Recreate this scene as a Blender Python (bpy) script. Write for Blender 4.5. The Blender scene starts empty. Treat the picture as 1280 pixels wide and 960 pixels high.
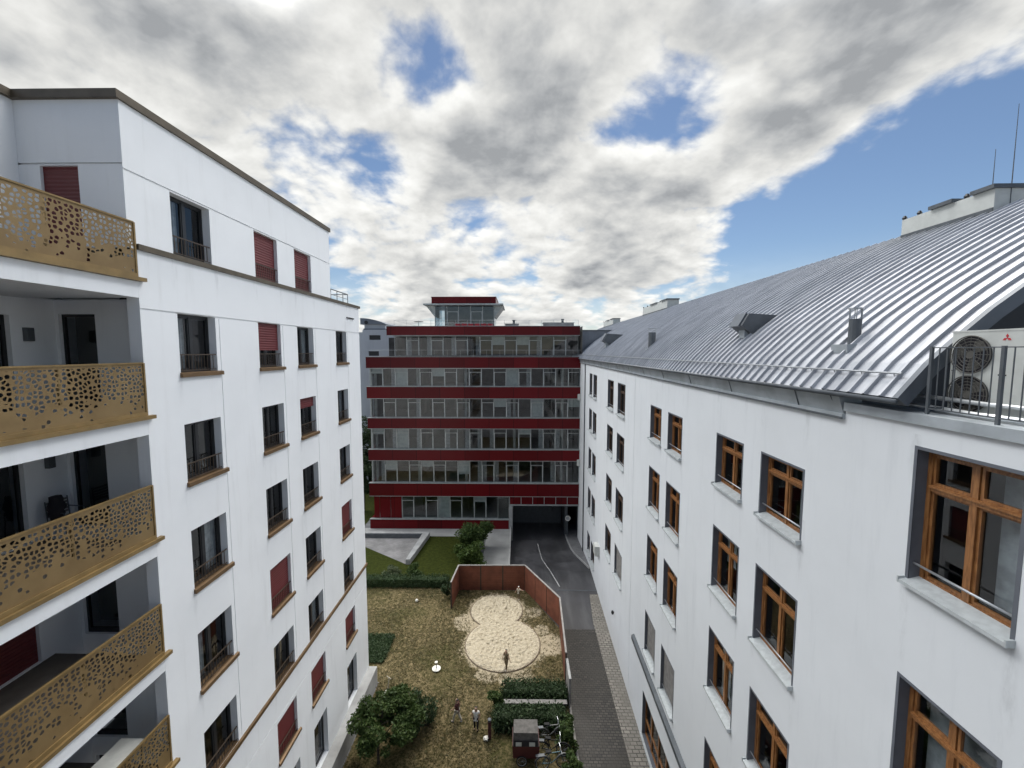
import bpy, bmesh, math, random
from mathutils import Matrix, Vector
random.seed(7)
R = math.radians
scene = bpy.context.scene
COL = scene.collection
I4 = Matrix.Identity(4)
AR = math.atan(9 / 515.0)                       # the right-hand house stands one degree askew
RF = Matrix.Rotation(-AR, 4, 'Z')               # its frame: x away from the yard, y along the facade
UNDER = {}

# ------------------------------------------------------------------ materials
def new_mat(name):
    m = bpy.data.materials.new(name); m.use_nodes = True
    nt = m.node_tree; nt.nodes.clear()
    out = nt.nodes.new('ShaderNodeOutputMaterial')
    return m, nt, out
def N(nt, t, **kw):
    n = nt.nodes.new(t)
    for k, v in kw.items():
        if k.startswith('i_'):
            n.inputs[k[2:].replace('_', ' ')].default_value = v
        else: setattr(n, k, v)
    return n
def principled(nt, out, col=(.5, .5, .5), rough=.6, metal=0., spec=.5):
    b = nt.nodes.new('ShaderNodeBsdfPrincipled')
    b.inputs['Base Color'].default_value = (*col, 1); b.inputs['Roughness'].default_value = rough
    b.inputs['Metallic'].default_value = metal; b.inputs['Specular IOR Level'].default_value = spec
    nt.links.new(b.outputs[0], out.inputs[0]); return b
def mixcol(nt, fac, a, b):
    m = nt.nodes.new('ShaderNodeMix'); m.data_type = 'RGBA'
    for s, v in ((0, fac), (6, a), (7, b)):
        if hasattr(v, 'links') or hasattr(v, 'is_linked'): nt.links.new(v, m.inputs[s])
        else: m.inputs[s].default_value = v if s == 0 else (*v, 1)
    return m.outputs[2]
def noise(nt, vec, scale, detail=4, rough=.55, dist=0., dims='3D'):
    n = nt.nodes.new('ShaderNodeTexNoise'); n.noise_dimensions = dims
    n.inputs['Scale'].default_value = scale; n.inputs['Detail'].default_value = detail
    n.inputs['Roughness'].default_value = rough; n.inputs['Distortion'].default_value = dist
    if vec is not None: nt.links.new(vec, n.inputs['Vector'])
    return n.outputs['Fac']
def ramp(nt, v, a, b, x=0., y=1., smooth=True):
    n = nt.nodes.new('ShaderNodeMapRange'); n.interpolation_type = 'SMOOTHSTEP' if smooth else 'LINEAR'
    n.inputs[1].default_value = a; n.inputs[2].default_value = b; n.inputs[3].default_value = x; n.inputs[4].default_value = y
    nt.links.new(v, n.inputs[0]); return n.outputs[0]
def math_(nt, op, a, b=None, c=None):
    n = nt.nodes.new('ShaderNodeMath'); n.operation = op
    for i, v in enumerate((a, b, c)):
        if v is None: continue
        if isinstance(v, (int, float)): n.inputs[i].default_value = v
        else: nt.links.new(v, n.inputs[i])
    return n.outputs[0]
def gpos(nt):
    return nt.nodes.new('ShaderNodeNewGeometry').outputs['Position']
def mapped(nt, vec, scale=(1, 1, 1), loc=(0, 0, 0), rot=(0, 0, 0)):
    n = nt.nodes.new('ShaderNodeMapping'); n.inputs['Scale'].default_value = scale
    n.inputs['Location'].default_value = loc; n.inputs['Rotation'].default_value = rot
    nt.links.new(vec, n.inputs[0]); return n.outputs[0]
def bump(nt, b, h, strength=.3, dist=.02):
    n = nt.nodes.new('ShaderNodeBump'); n.inputs['Strength'].default_value = strength; n.inputs['Distance'].default_value = dist
    nt.links.new(h, n.inputs['Height']); nt.links.new(n.outputs[0], b.inputs['Normal'])
def plain(name, col, rough=.6, metal=0., var=.12, scale=3., bs=.0, spec=.5):
    m, nt, out = new_mat(name); b = principled(nt, out, col, rough, metal, spec)
    p = gpos(nt); f = noise(nt, p, scale, 5)
    c = mixcol(nt, ramp(nt, f, .3, .7), [x * (1 - var) for x in col], [min(1, x * (1 + var)) for x in col])
    nt.links.new(c, b.inputs['Base Color'])
    if bs: bump(nt, b, noise(nt, p, scale * 12, 4), bs)
    return m
def plaster(name, col, stain, amount, bs=.08):
    m, nt, out = new_mat(name); b = principled(nt, out, col, .85, 0, .2); p = gpos(nt)
    f1 = ramp(nt, noise(nt, p, .45, 6, .6), .38, .72)
    st = ramp(nt, noise(nt, mapped(nt, p, (2.2, 2.2, .22)), 1.2, 6, .65), .52, .78)
    c = mixcol(nt, f1, col, [x * .955 for x in col])
    c = mixcol(nt, math_(nt, 'MULTIPLY', st, amount), c, stain)
    nt.links.new(c, b.inputs['Base Color']); bump(nt, b, noise(nt, p, 60, 3), bs, .01)
    return m
def plaster_streaked(name, col, stain, amount, ends, sills, rot=0., reach=1.0, k=.4):
    # rain streaks that run down from the ends of the window sills
    m = plaster(name, col, stain, amount); nt = m.node_tree; b = next(n for n in nt.nodes if n.type == 'BSDF_PRINCIPLED')
    src = b.inputs['Base Color'].links[0].from_socket; p = gpos(nt)
    s_ = nt.nodes.new('ShaderNodeSeparateXYZ'); nt.links.new(mapped(nt, p, rot=(0, 0, rot)), s_.inputs[0])
    wob = math_(nt, 'MULTIPLY_ADD', noise(nt, mapped(nt, p, (1, 1, .5)), 1.6, 4), .16, -.08); y = math_(nt, 'ADD', s_.outputs[1], wob)
    f = None; g = None
    for e in ends:
        v = ramp(nt, math_(nt, 'ABSOLUTE', math_(nt, 'SUBTRACT', y, e)), .015, .13, 1, 0); f = v if f is None else math_(nt, 'MAXIMUM', f, v)
    for z in sills:
        d = math_(nt, 'SUBTRACT', z, s_.outputs[2]); v = math_(nt, 'MULTIPLY', math_(nt, 'GREATER_THAN', d, 0.), ramp(nt, d, 0., reach, 1, 0)); g = v if g is None else math_(nt, 'MAXIMUM', g, v)
    brk = ramp(nt, noise(nt, mapped(nt, p, (3, 3, .8)), 2.2, 5, .7), .40, .66)
    nt.links.new(mixcol(nt, math_(nt, 'MULTIPLY', math_(nt, 'MULTIPLY', f, g), math_(nt, 'MULTIPLY', brk, k)), src, [x * .62 for x in col]), b.inputs['Base Color'])
    return m
def glass(name, tint=(.7, .76, .78), ior=1.5):
    m, nt, out = new_mat(name)
    t = N(nt, 'ShaderNodeBsdfTransparent'); t.inputs[0].default_value = (*tint, 1)
    g = N(nt, 'ShaderNodeBsdfGlossy'); g.inputs['Roughness'].default_value = .015
    fr = N(nt, 'ShaderNodeFresnel'); geo = nt.nodes.new('ShaderNodeNewGeometry')
    nt.links.new(ramp(nt, geo.outputs['Backfacing'], 0, 1, ior, 1 / ior, False), fr.inputs[0])      # same reflection from either face
    x = N(nt, 'ShaderNodeMixShader'); nt.links.new(math_(nt, 'ADD', fr.outputs[0], .03), x.inputs[0])
    nt.links.new(t.outputs[0], x.inputs[1]); nt.links.new(g.outputs[0], x.inputs[2]); nt.links.new(x.outputs[0], out.inputs[0])
    return m
def foliage(name, cols, rough=.55):
    m, nt, out = new_mat(name); b = principled(nt, out, cols[0], rough, 0, .25)
    g = nt.nodes.new('ShaderNodeNewGeometry'); cr = nt.nodes.new('ShaderNodeValToRGB')
    cr.color_ramp.elements[0].color = (*cols[0], 1); cr.color_ramp.elements[1].color = (*cols[-1], 1)
    for i, c in enumerate(cols[1:-1]):
        e = cr.color_ramp.elements.new((i + 1) / (len(cols) - 1)); e.color = (*c, 1)
    f = math_(nt, 'ADD', math_(nt, 'MULTIPLY', g.outputs['Random Per Island'], .6), math_(nt, 'MULTIPLY', noise(nt, gpos(nt), 2.2, 2), .5))
    nt.links.new(f, cr.inputs[0]); nt.links.new(cr.outputs[0], b.inputs['Base Color'])
    tr = N(nt, 'ShaderNodeBsdfTranslucent'); nt.links.new(cr.outputs[0], tr.inputs[0])
    x = N(nt, 'ShaderNodeMixShader'); x.inputs[0].default_value = .25
    nt.links.new(b.outputs[0], x.inputs[1]); nt.links.new(tr.outputs[0], x.inputs[2]); nt.links.new(x.outputs[0], out.inputs[0])
    return m
def brick_mat(name, c1, c2, mortar, w, h, rough=.7, rot=0., bs=.5, ms=.03, wet=None):
    m, nt, out = new_mat(name); b = principled(nt, out, c1, rough); p = mapped(nt, gpos(nt), (1, 1, 1), (0, 0, 0), (0, 0, rot))
    t = nt.nodes.new('ShaderNodeTexBrick'); nt.links.new(p, t.inputs[0])
    for k, v in (('Color1', (*c1, 1)), ('Color2', (*c2, 1)), ('Mortar', (*mortar, 1)), ('Scale', 1.), ('Mortar Size', ms), ('Brick Width', w), ('Row Height', h), ('Mortar Smooth', .3)):
        t.inputs[k].default_value = v
    f = ramp(nt, noise(nt, p, .7, 6, .65), .35, .7)
    c = mixcol(nt, f, t.outputs[0], [x * .55 for x in c1]); nt.links.new(c, b.inputs['Base Color'])
    if wet: nt.links.new(ramp(nt, noise(nt, p, .35, 5), .4, .62, rough, wet), b.inputs['Roughness'])
    inv = math_(nt, 'SUBTRACT', 1., t.outputs['Fac']); bump(nt, b, inv, bs, .02)
    return m

M = {}
M['white'] = plaster_streaked('white_render', (.79, .80, .805), (.58, .58, .57), .34, [10.8, 12.33, 14.18, 15.7, 16.7, 18.2, 20.26, 21.68], [22.38, 19.3, 16.32, 13.3, 10.31, 7.38, 4.44])
M['white_r'] = plaster_streaked('white_render_aged', (.70, .72, .735), (.50, .52, .54), .34, [8.95, 10.6, 11.45, 13.07, 15.9, 17.5, 18.33, 19.93, 24.97, 27, 28.25, 30.2, 5.05, 6.5], [15.75, 12.33, 8.83, 4.92, 18.72, 16.33], AR, 1.3, .42)
M['loggia'] = plaster('loggia_render', (.84, .845, .85), (.6, .6, .58), .2)
M['grey_wall'] = plaster('grey_render', (.50, .52, .55), (.38, .39, .41), .3)
M['pink_wall'] = plaster('pale_render', (.42, .38, .38), (.3, .28, .28), .3)
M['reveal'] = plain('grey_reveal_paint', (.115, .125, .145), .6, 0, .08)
M['brass'] = plain('bronze_metal', (.225, .15, .06), .45, .35, .18, 2.5)
M['sillbrown'] = plain('bronze_sill', (.15, .092, .045), .45, .45, .15, 4)
M['cap'] = plain('roof_edge_metal', (.105, .085, .06), .5, .4, .15)
M['black'] = plain('black_frame', (.012, .013, .015), .4, 0, .1)
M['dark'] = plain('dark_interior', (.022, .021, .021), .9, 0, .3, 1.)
M['railbrown'] = plain('bronze_rail', (.075, .055, .04), .45, .4)
M['conc'] = plain('pale_concrete', (.36, .36, .35), .85, 0, .15, 1.5, .1)
M['conc_d'] = plain('grey_concrete', (.15, .15, .155), .85, 0, .2, 1.2, .1)
M['alu'] = plain('aluminium_frame', (.40, .42, .41), .4, .3)
M['sill_r'] = plain('weathered_sill', (.50, .53, .535), .5, .3, .10, 9)
M['steel'] = plain('galvanised_steel', (.42, .44, .46), .4, .7)
M['dgrey'] = plain('dark_grey_metal', (.10, .11, .12), .5, .3)
M['fascia'] = plain('slate_grey_fascia', (.12, .135, .155), .5, .2, .1, 1.5)
M['navy'] = plain('dark_gable', (.02, .023, .03), .5)
M['flash'] = plain('zinc_flashing', (.37, .40, .42), .5, .25, .15, 2)
M['shut'] = None
M['acbody'] = plain('cream_casing', (.52, .53, .50), .5, 0, .06, 4)
M['fan'] = plain('fan_grille', (.10, .095, .085), .6, .2)
M['redmark'] = plain('red_mark', (.55, .03, .04), .5)
M['pipe'] = plain('lagged_pipe', (.62, .64, .65), .3, .6, .2, 8)
M['curtain'] = plain('net_curtain', (.36, .36, .37), .9, 0, .2, 6)
M['blind'] = plain('pale_blind', (.46, .475, .465), .8, 0, .1, 3)
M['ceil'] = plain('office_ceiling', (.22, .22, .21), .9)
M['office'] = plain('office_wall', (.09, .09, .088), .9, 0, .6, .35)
M['floor_in'] = plain('dark_floor', (.11, .095, .08), .8)
M['fence'] = plain('rust_brown_board', (.165, .052, .028), .7, 0, .2, 1.6, .1)
M['fencecap'] = plain('fence_cap', (.27, .255, .24), .7)
M['bark'] = plain('bark', (.05, .04, .03), .9, 0, .3, 12, .4)
M['tent'] = plain('weathered_tarp', (.115, .108, .10), .85, 0, .25, 5)
M['edging'] = plain('weathered_log', (.25, .2, .145), .9, 0, .3, 9)
M['skin'] = plain('skin', (.42, .26, .18), .6)
M['hair'] = plain('dark_hair', (.015, .011, .009), .6)
M['cl_white'] = plain('white_cloth', (.72, .70, .66), .9)
M['cl_maroon'] = plain('maroon_cloth', (.07, .02, .02), .9)
M['cl_dark'] = plain('dark_cloth', (.02, .018, .022), .9)
M['cl_olive'] = plain('olive_cloth', (.16, .12, .07), .9)
M['cl_cream'] = plain('cream_cloth', (.5, .46, .38), .9)
M['cartred'] = plain('dark_red_tarp', (.075, .014, .014), .6)
M['cartgrey'] = plain('grey_tarp', (.20, .19, .18), .8, 0, .2, 4)
M['white_pl'] = plain('white_plastic', (.78, .76, .68), .5)
M['rubber'] = plain('rubber', (.015, .015, .015), .8)
M['bikegrey'] = plain('pale_bike_paint', (.17, .17, .165), .4, .3)
M['biketeal'] = plain('teal_bike_paint', (.05, .12, .15), .4, .2)
M['paint'] = plain('road_line', (.36, .36, .355), .8, 0, .2, 5)
M['kerb'] = plain('kerb_stone', (.30, .30, .30), .85, 0, .2, 4)
M['glass'] = glass('window_glass')
M['glass_g'] = glass('office_glass', (.68, .73, .73), 1.6)
M['glass_b'] = glass('penthouse_glass', (.5, .62, .7), 1.8)
M['leaf'] = foliage('tree_leaves', [(.026, .055, .014), (.05, .085, .022), (.10, .135, .04)])
M['leaf_d'] = foliage('dark_leaves', [(.016, .036, .014), (.034, .062, .024), (.08, .11, .05)])
M['leaf_l'] = foliage('bright_leaves', [(.03, .062, .014), (.06, .10, .02), (.11, .15, .04)])
M['leaf_p'] = foliage('pale_leaves', [(.05, .08, .03), (.11, .14, .07), (.2, .22, .13)])
M['straw'] = foliage('dry_grass_blades', [(.165, .128, .062), (.11, .09, .038), (.055, .068, .02)])

def shutter_mat():
    m, nt, out = new_mat('dark_red_slats'); b = principled(nt, out, (.12, .016, .018), .5)
    p = gpos(nt); w = nt.nodes.new('ShaderNodeTexWave'); w.bands_direction = 'Z'; w.inputs['Scale'].default_value = 3.6
    nt.links.new(p, w.inputs[0]); bump(nt, b, w.outputs['Fac'], .6, .02)
    c = mixcol(nt, noise(nt, p, 1.2, 4), (.10, .013, .015), (.14, .022, .022)); nt.links.new(c, b.inputs['Base Color'])
    return m
M['shut'] = shutter_mat()
def wood_mat():
    m, nt, out = new_mat('varnished_pine'); b = principled(nt, out, (.34, .13, .03), .4)
    p = gpos(nt); f = noise(nt, mapped(nt, p, (9, 9, 1.2)), 3, 6, .6)
    c = mixcol(nt, ramp(nt, f, .3, .7), (.16, .064, .02), (.33, .15, .052)); nt.links.new(c, b.inputs['Base Color'])
    return m
M['wood'] = wood_mat(); M['wood_d'] = plain('dark_stained_wood', (.075, .045, .028), .5, 0, .25, 8)
def roof_mat():
    m, nt, out = new_mat('standing_seam_metal'); b = principled(nt, out, (.5, .52, .55), .42, .5); p = gpos(nt)
    f = noise(nt, mapped(nt, p, (.5, 3, .5)), 1.2, 6, .6)
    c = mixcol(nt, ramp(nt, f, .3, .7), (.33, .345, .375), (.49, .505, .535)); nt.links.new(c, b.inputs['Base Color'])
    nt.links.new(ramp(nt, noise(nt, p, .9, 5), .3, .7, .38, .52), b.inputs['Roughness'])
    return m
M['roof'] = roof_mat()
def red_mat():
    m, nt, out = new_mat('dark_red_panel'); b = principled(nt, out, (.15, .008, .01), .3, 0, .18); p = gpos(nt)
    sx = nt.nodes.new('ShaderNodeSeparateXYZ'); nt.links.new(p, sx.inputs[0])
    k = math_(nt, 'FLOOR', math_(nt, 'DIVIDE', math_(nt, 'ADD', sx.outputs[0], 16.65), 2.7))
    kz = math_(nt, 'FLOOR', math_(nt, 'DIVIDE', sx.outputs[2], 3.4))
    wn = nt.nodes.new('ShaderNodeTexWhiteNoise'); wn.noise_dimensions = '2D'
    cx = nt.nodes.new('ShaderNodeCombineXYZ'); nt.links.new(k, cx.inputs[0]); nt.links.new(kz, cx.inputs[1]); nt.links.new(cx.outputs[0], wn.inputs['Vector'])
    c = mixcol(nt, wn.outputs['Value'], (.088, .004, .006), (.135, .006, .009))
    fr = math_(nt, 'FRACT', math_(nt, 'DIVIDE', math_(nt, 'ADD', sx.outputs[0], 16.65), 2.7))
    edge = math_(nt, 'GREATER_THAN', math_(nt, 'ABSOLUTE', math_(nt, 'SUBTRACT', fr, .5)), .492)
    c = mixcol(nt, edge, c, (.03, .004, .005)); nt.links.new(c, b.inputs['Base Color'])
    bump(nt, b, noise(nt, p, .8, 2), .06, .1)
    return m
M['red'] = red_mat()
def perforated():
    m, nt, out = new_mat('perforated_bronze_sheet'); b = principled(nt, out, (.2, .135, .06), .45, .35)
    p = gpos(nt); s = nt.nodes.new('ShaderNodeSeparateXYZ'); nt.links.new(p, s.inputs[0])
    cb = nt.nodes.new('ShaderNodeCombineXYZ'); nt.links.new(s.outputs[1], cb.inputs[0]); nt.links.new(s.outputs[2], cb.inputs[1])
    v1 = N(nt, 'ShaderNodeTexVoronoi', voronoi_dimensions='2D', feature='F1'); v2 = N(nt, 'ShaderNodeTexVoronoi', voronoi_dimensions='2D', feature='DISTANCE_TO_EDGE')
    for v in (v1, v2):
        nt.links.new(cb.outputs[0], v.inputs['Vector']); v.inputs['Scale'].default_value = 10.2; v.inputs['Randomness'].default_value = .7
    att = nt.nodes.new('ShaderNodeAttribute'); att.attribute_name = 'rel'      # 0 at the foot of the sheet, 1 at its top
    rel = att.outputs['Fac']
    sc = nt.nodes.new('ShaderNodeSeparateColor'); nt.links.new(v1.outputs['Color'], sc.inputs[0])
    prob = ramp(nt, math_(nt, 'ADD', rel, math_(nt, 'MULTIPLY', math_(nt, 'SUBTRACT', noise(nt, cb.outputs[0], 1.1, 2, dims='2D'), .5), .35)), .02, .62)
    keep = math_(nt, 'LESS_THAN', sc.outputs[0], prob)
    top = math_(nt, 'LESS_THAN', rel, .955)
    hole = math_(nt, 'MULTIPLY', math_(nt, 'MULTIPLY', keep, top), math_(nt, 'MULTIPLY', math_(nt, 'GREATER_THAN', v2.outputs['Distance'], .15), math_(nt, 'LESS_THAN', v1.outputs['Distance'], .39)))
    c = mixcol(nt, ramp(nt, noise(nt, p, 1.5, 5), .3, .7), (.185, .12, .05), (.24, .162, .072)); nt.links.new(c, b.inputs['Base Color'])
    t = N(nt, 'ShaderNodeBsdfTransparent'); x = N(nt, 'ShaderNodeMixShader')
    nt.links.new(hole, x.inputs[0]); nt.links.new(b.outputs[0], x.inputs[1]); nt.links.new(t.outputs[0], x.inputs[2]); nt.links.new(x.outputs[0], out.inputs[0])
    return m
M['perf'] = perforated()
def lawn_mat(name, dry):
    m, nt, out = new_mat(name); b = principled(nt, out, (.1, .09, .04), .95, 0, .1); p = gpos(nt)
    f1 = ramp(nt, noise(nt, p, .28, 6, .62, .4), .35, .57); f2 = ramp(nt, noise(nt, p, 3.6, 8, .8), .38, .62); f3 = ramp(nt, noise(nt, p, 9, 5, .75), .42, .62)
    if dry:
        c = mixcol(nt, f2, (.044, .046, .014), (.165, .132, .066)); c2 = mixcol(nt, f2, (.090, .072, .032), (.255, .196, .108))
        c = mixcol(nt, f1, c, c2); c = mixcol(nt, math_(nt, 'MULTIPLY', f3, .72), c, (.024, .027, .008))
        # sand trodden out of the pit
        def blob(cx, cy, r):
            v = N(nt, 'ShaderNodeVectorMath', operation='DISTANCE'); nt.links.new(p, v.inputs[0]); v.inputs[1].default_value = (cx, cy, 0)
            return ramp(nt, v.outputs['Value'], r * .55, r * 1.35, 1, 0)
        mx = blob(-1, 26.7, 3.35)
        for a in ((-1.6, 30.3, 2.9), (2.2, 26.7, 1.35), (-1.9, 24.1, .9), (.3, 23.9, .9), (-.6, 23.7, .7), (1.2, 30.2, .8), (-3.7, 29, 1.3), (1.7, 28.2, .7)):
            mx = math_(nt, 'MAXIMUM', mx, blob(*a))
        sf = ramp(nt, math_(nt, 'ADD', math_(nt, 'MULTIPLY', mx, .42), math_(nt, 'ADD', math_(nt, 'MULTIPLY', noise(nt, p, 1.1, 5, .7), .5), math_(nt, 'MULTIPLY', noise(nt, p, 5, 7, .8), .85))), .93, 1.10, 0, .9)
        c = mixcol(nt, sf, c, (.42, .355, .25))
    else:
        c = mixcol(nt, f2, (.022, .030, .005), (.055, .060, .010)); c = mixcol(nt, math_(nt, 'MULTIPLY', f3, .5), c, (.024, .04, .008))
    nt.links.new(c, b.inputs['Base Color']); bump(nt, b, noise(nt, p, 18, 5, .7), .8, .05)
    return m
M['lawn'] = lawn_mat('dry_lawn', True); M['green'] = lawn_mat('green_lawn', False)
def sand_mat():
    m, nt, out = new_mat('pale_sand'); b = principled(nt, out, (.5, .42, .29), .95, 0, .1); p = gpos(nt)
    d = ramp(nt, noise(nt, p, .9, 5, .7), .60, .72)
    c = mixcol(nt, ramp(nt, noise(nt, p, 4, 5), .3, .7), (.44, .38, .275), (.52, .455, .34)); c = mixcol(nt, math_(nt, 'MULTIPLY', d, .6), c, (.34, .28, .19))
    nt.links.new(c, b.inputs['Base Color']); bump(nt, b, noise(nt, p, 5.5, 3, .6), 1., .16)
    return m
M['sand'] = sand_mat()
def asphalt():
    m, nt, out = new_mat('asphalt'); b = principled(nt, out, (.06, .06, .063), .6); p = gpos(nt)
    f = ramp(nt, noise(nt, p, .35, 6, .6, .5), .35, .65); g = noise(nt, p, 60, 2)
    st = ramp(nt, noise(nt, mapped(nt, p, (1.4, .22, 1)), 1, 5), .45, .7)
    c = mixcol(nt, f, (.040, .040, .043), (.070, .069, .075)); c = mixcol(nt, math_(nt, 'MULTIPLY', g, .4), c, (.03, .03, .032)); c = mixcol(nt, math_(nt, 'MULTIPLY', st, .5), c, (.10, .10, .104))
    nt.links.new(c, b.inputs['Base Color']); nt.links.new(ramp(nt, f, 0, 1, .5, .75), b.inputs['Roughness']); bump(nt, b, g, .2, .01)
    return m
M['asphalt'] = asphalt()
M['cobble'] = brick_mat('dark_cobbles', (.066, .058, .048), (.030, .027, .023), (.009, .0085, .008), .24, .16, .65, 0, .8, .02)
M['pavers'] = brick_mat('pale_pavers', (.30, .275, .235), (.20, .185, .16), (.05, .047, .042), .34, .21, .8, 0, .6, .025)
M['slabs'] = brick_mat('stone_slabs', (.30, .29, .28), (.25, .24, .235), (.16, .155, .15), 1.1, .32, .8, .35, .2, .012)
M['walk'] = plain('walkway_concrete', (.32, .32, .31), .85, 0, .12, .7, .1)
M['cladding'] = plain('grey_metal_cladding', (.17, .185, .21), .45, .5, .1, 1)

# ------------------------------------------------------------------ mesh builder
class MB:
    def __init__(s): s.v = []; s.f = []; s.mi = []
    def q(s, pts, mi=0):
        b = len(s.v); s.v += [tuple(p) for p in pts]; s.f.append(tuple(range(b, b + len(pts)))); s.mi.append(mi)
    def box(s, x0, x1, y0, y1, z0, z1, mi=0):
        x0, x1 = sorted((x0, x1)); y0, y1 = sorted((y0, y1)); z0, z1 = sorted((z0, z1))
        b = len(s.v); s.v += [(x, y, z) for z in (z0, z1) for y in (y0, y1) for x in (x0, x1)]
        for f in ((0, 2, 3, 1), (4, 5, 7, 6), (0, 1, 5, 4), (2, 6, 7, 3), (0, 4, 6, 2), (1, 3, 7, 5)):
            s.f.append(tuple(b + i for i in f)); s.mi.append(mi)
    def prism(s, poly, axis, a, b, mi=0):
        """poly: 2-D points; axis: 0/1/2 the extrusion axis from a to b"""
        def P(p, t):
            r = list(p); r.insert(axis, t); return tuple(r)
        n = len(poly); o = len(s.v); s.v += [P(p, a) for p in poly] + [P(p, b) for p in poly]
        s.f.append(tuple(o + i for i in range(n))[::-1]); s.mi.append(mi)
        s.f.append(tuple(o + n + i for i in range(n))); s.mi.append(mi)
        for i in range(n):
            j = (i + 1) % n; s.f.append((o + i, o + j, o + n + j, o + n + i)); s.mi.append(mi)
    def tube(s, pts, r, n=8, mi=0, closed=False):
        pts = [Vector(p) for p in pts]; rs = r if isinstance(r, (list, tuple)) else [r] * len(pts)
        rings = []; m = len(pts)
        for i, p in enumerate(pts):
            if closed: d = pts[(i + 1) % m] - pts[i - 1]
            else: d = pts[min(i + 1, m - 1)] - pts[max(i - 1, 0)]
            d.normalize(); u = Vector((0, 0, 1)) if abs(d.z) < .9 else Vector((1, 0, 0))
            a = d.cross(u).normalized(); c = d.cross(a).normalized(); o = len(s.v)
            s.v += [tuple(p + (a * math.cos(2 * math.pi * k / n) + c * math.sin(2 * math.pi * k / n)) * rs[i]) for k in range(n)]
            rings.append(o)
        for i in range(m if closed else m - 1):
            A, B = rings[i], rings[(i + 1) % m]
            for k in range(n):
                k2 = (k + 1) % n; s.f.append((A + k, A + k2, B + k2, B + k)); s.mi.append(mi)
        if not closed:
            s.f.append(tuple(rings[0] + k for k in range(n))[::-1]); s.mi.append(mi); s.f.append(tuple(rings[-1] + k for k in range(n))); s.mi.append(mi)
    def lathe(s, prof, c=(0, 0, 0), n=20, mi=0):
        rings = []
        for r, z in prof:
            o = len(s.v); s.v += [(c[0] + r * math.cos(2 * math.pi * k / n), c[1] + r * math.sin(2 * math.pi * k / n), c[2] + z) for k in range(n)]; rings.append(o)
        for A, B in zip(rings, rings[1:]):
            for k in range(n):
                k2 = (k + 1) % n; s.f.append((A + k, A + k2, B + k2, B + k)); s.mi.append(mi)
        s.f.append(tuple(rings[0] + k for k in range(n))[::-1]); s.mi.append(mi); s.f.append(tuple(rings[-1] + k for k in range(n))); s.mi.append(mi)
    def mesh(s, name, mats, smooth=False, recalc=True):
        me = bpy.data.meshes.new(name); me.from_pydata(s.v, [], s.f)
        for m in (mats if isinstance(mats, (list, tuple)) else [mats]): me.materials.append(M[m] if isinstance(m, str) else m)
        me.polygons.foreach_set('material_index', s.mi)
        if recalc:
            bm = bmesh.new(); bm.from_mesh(me); bmesh.ops.recalc_face_normals(bm, faces=bm.faces[:]); bm.to_mesh(me); bm.free()
        if smooth: me.polygons.foreach_set('use_smooth', [True] * len(me.polygons))
        me.update(); return me
    def build(s, name, mats, parent=None, smooth=False, recalc=True):
        return link(name, s.mesh(name, mats, smooth, recalc), parent)

WM = {}      # world matrices of things and parts, kept by hand
def link(name, me, parent=None, loc=(0, 0, 0)):
    o = bpy.data.objects.new(name, me); COL.objects.link(o); o.location = loc
    if parent is not None:
        o.parent = parent
        if parent.get('_fx') is not None:
            F = RF if parent['_fx'] else I4
            o.matrix_parent_inverse = WM[parent.name].inverted() @ F
    return o
def thing(name, label, cat, loc=(0, 0, 0), group=None, frame=None, rz=0):
    """An Empty at the base. frame 0/1: children are given in world / right-house coordinates; None: in its own."""
    o = bpy.data.objects.new(name, None); COL.objects.link(o); o.empty_display_size = .3
    Mx = Matrix.Translation(loc) @ Matrix.Rotation(rz, 4, 'Z')
    if frame: Mx = RF @ Mx
    o.location = Mx.to_translation(); o.rotation_euler = Mx.to_euler()
    if frame is not None: o['_fx'] = frame; WM[o.name] = Mx
    tag(o, label, cat, group); return o
def tag(o, label=None, cat=None, group=None, kind=None):
    for k, v in (('label', label), ('category', cat), ('group', group), ('kind', kind)):
        if v: o[k] = v
    return o

# ------------------------------------------------------------------ walls with openings
def wall_grid(mb, P, u0, u1, v0, v1, holes, reveal, grooves=(), mi_r=1):
    """P(u,v,d) -> point, d is the depth behind the face. holes: (u0,u1,v0,v1); grooves: (u0,u1,v0,v1,depth)."""
    us = sorted({round(x, 4) for x in [u0, u1] + [t for h in list(holes) + list(grooves) for t in h[:2]] if u0 - 1e-6 <= x <= u1 + 1e-6})
    vs = sorted({round(x, 4) for x in [v0, v1] + [t for h in list(holes) + list(grooves) for t in h[2:4]] if v0 - 1e-6 <= x <= v1 + 1e-6})
    D = {}
    for i in range(len(us) - 1):
        for j in range(len(vs) - 1):
            cu = (us[i] + us[i + 1]) / 2; cv = (vs[j] + vs[j + 1]) / 2; d = 0.
            for g in grooves:
                if g[0] < cu < g[1] and g[2] < cv < g[3]: d = g[4]
            for h in holes:
                if h[0] < cu < h[1] and h[2] < cv < h[3]: d = None
            D[i, j] = d
            if d is not None: mb.q([P(us[i], vs[j], d), P(us[i + 1], vs[j], d), P(us[i + 1], vs[j + 1], d), P(us[i], vs[j + 1], d)])
    def side(a, b, pa, pb):
        if a == b: return
        da = reveal if a is None else a; db = reveal if b is None else b
        if (a is None) and (b is None): return
        lo, hi = min(da, db), max(da, db)
        mb.q([P(*pa, lo), P(*pb, lo), P(*pb, hi), P(*pa, hi)], mi_r if (a is None or b is None) else 0)
    for (i, j), d in D.items():
        if (i + 1, j) in D: side(d, D[i + 1, j], (us[i + 1], vs[j]), (us[i + 1], vs[j + 1]))
        if (i, j + 1) in D: side(d, D[i, j + 1], (us[i], vs[j + 1]), (us[i + 1], vs[j + 1]))

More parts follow.
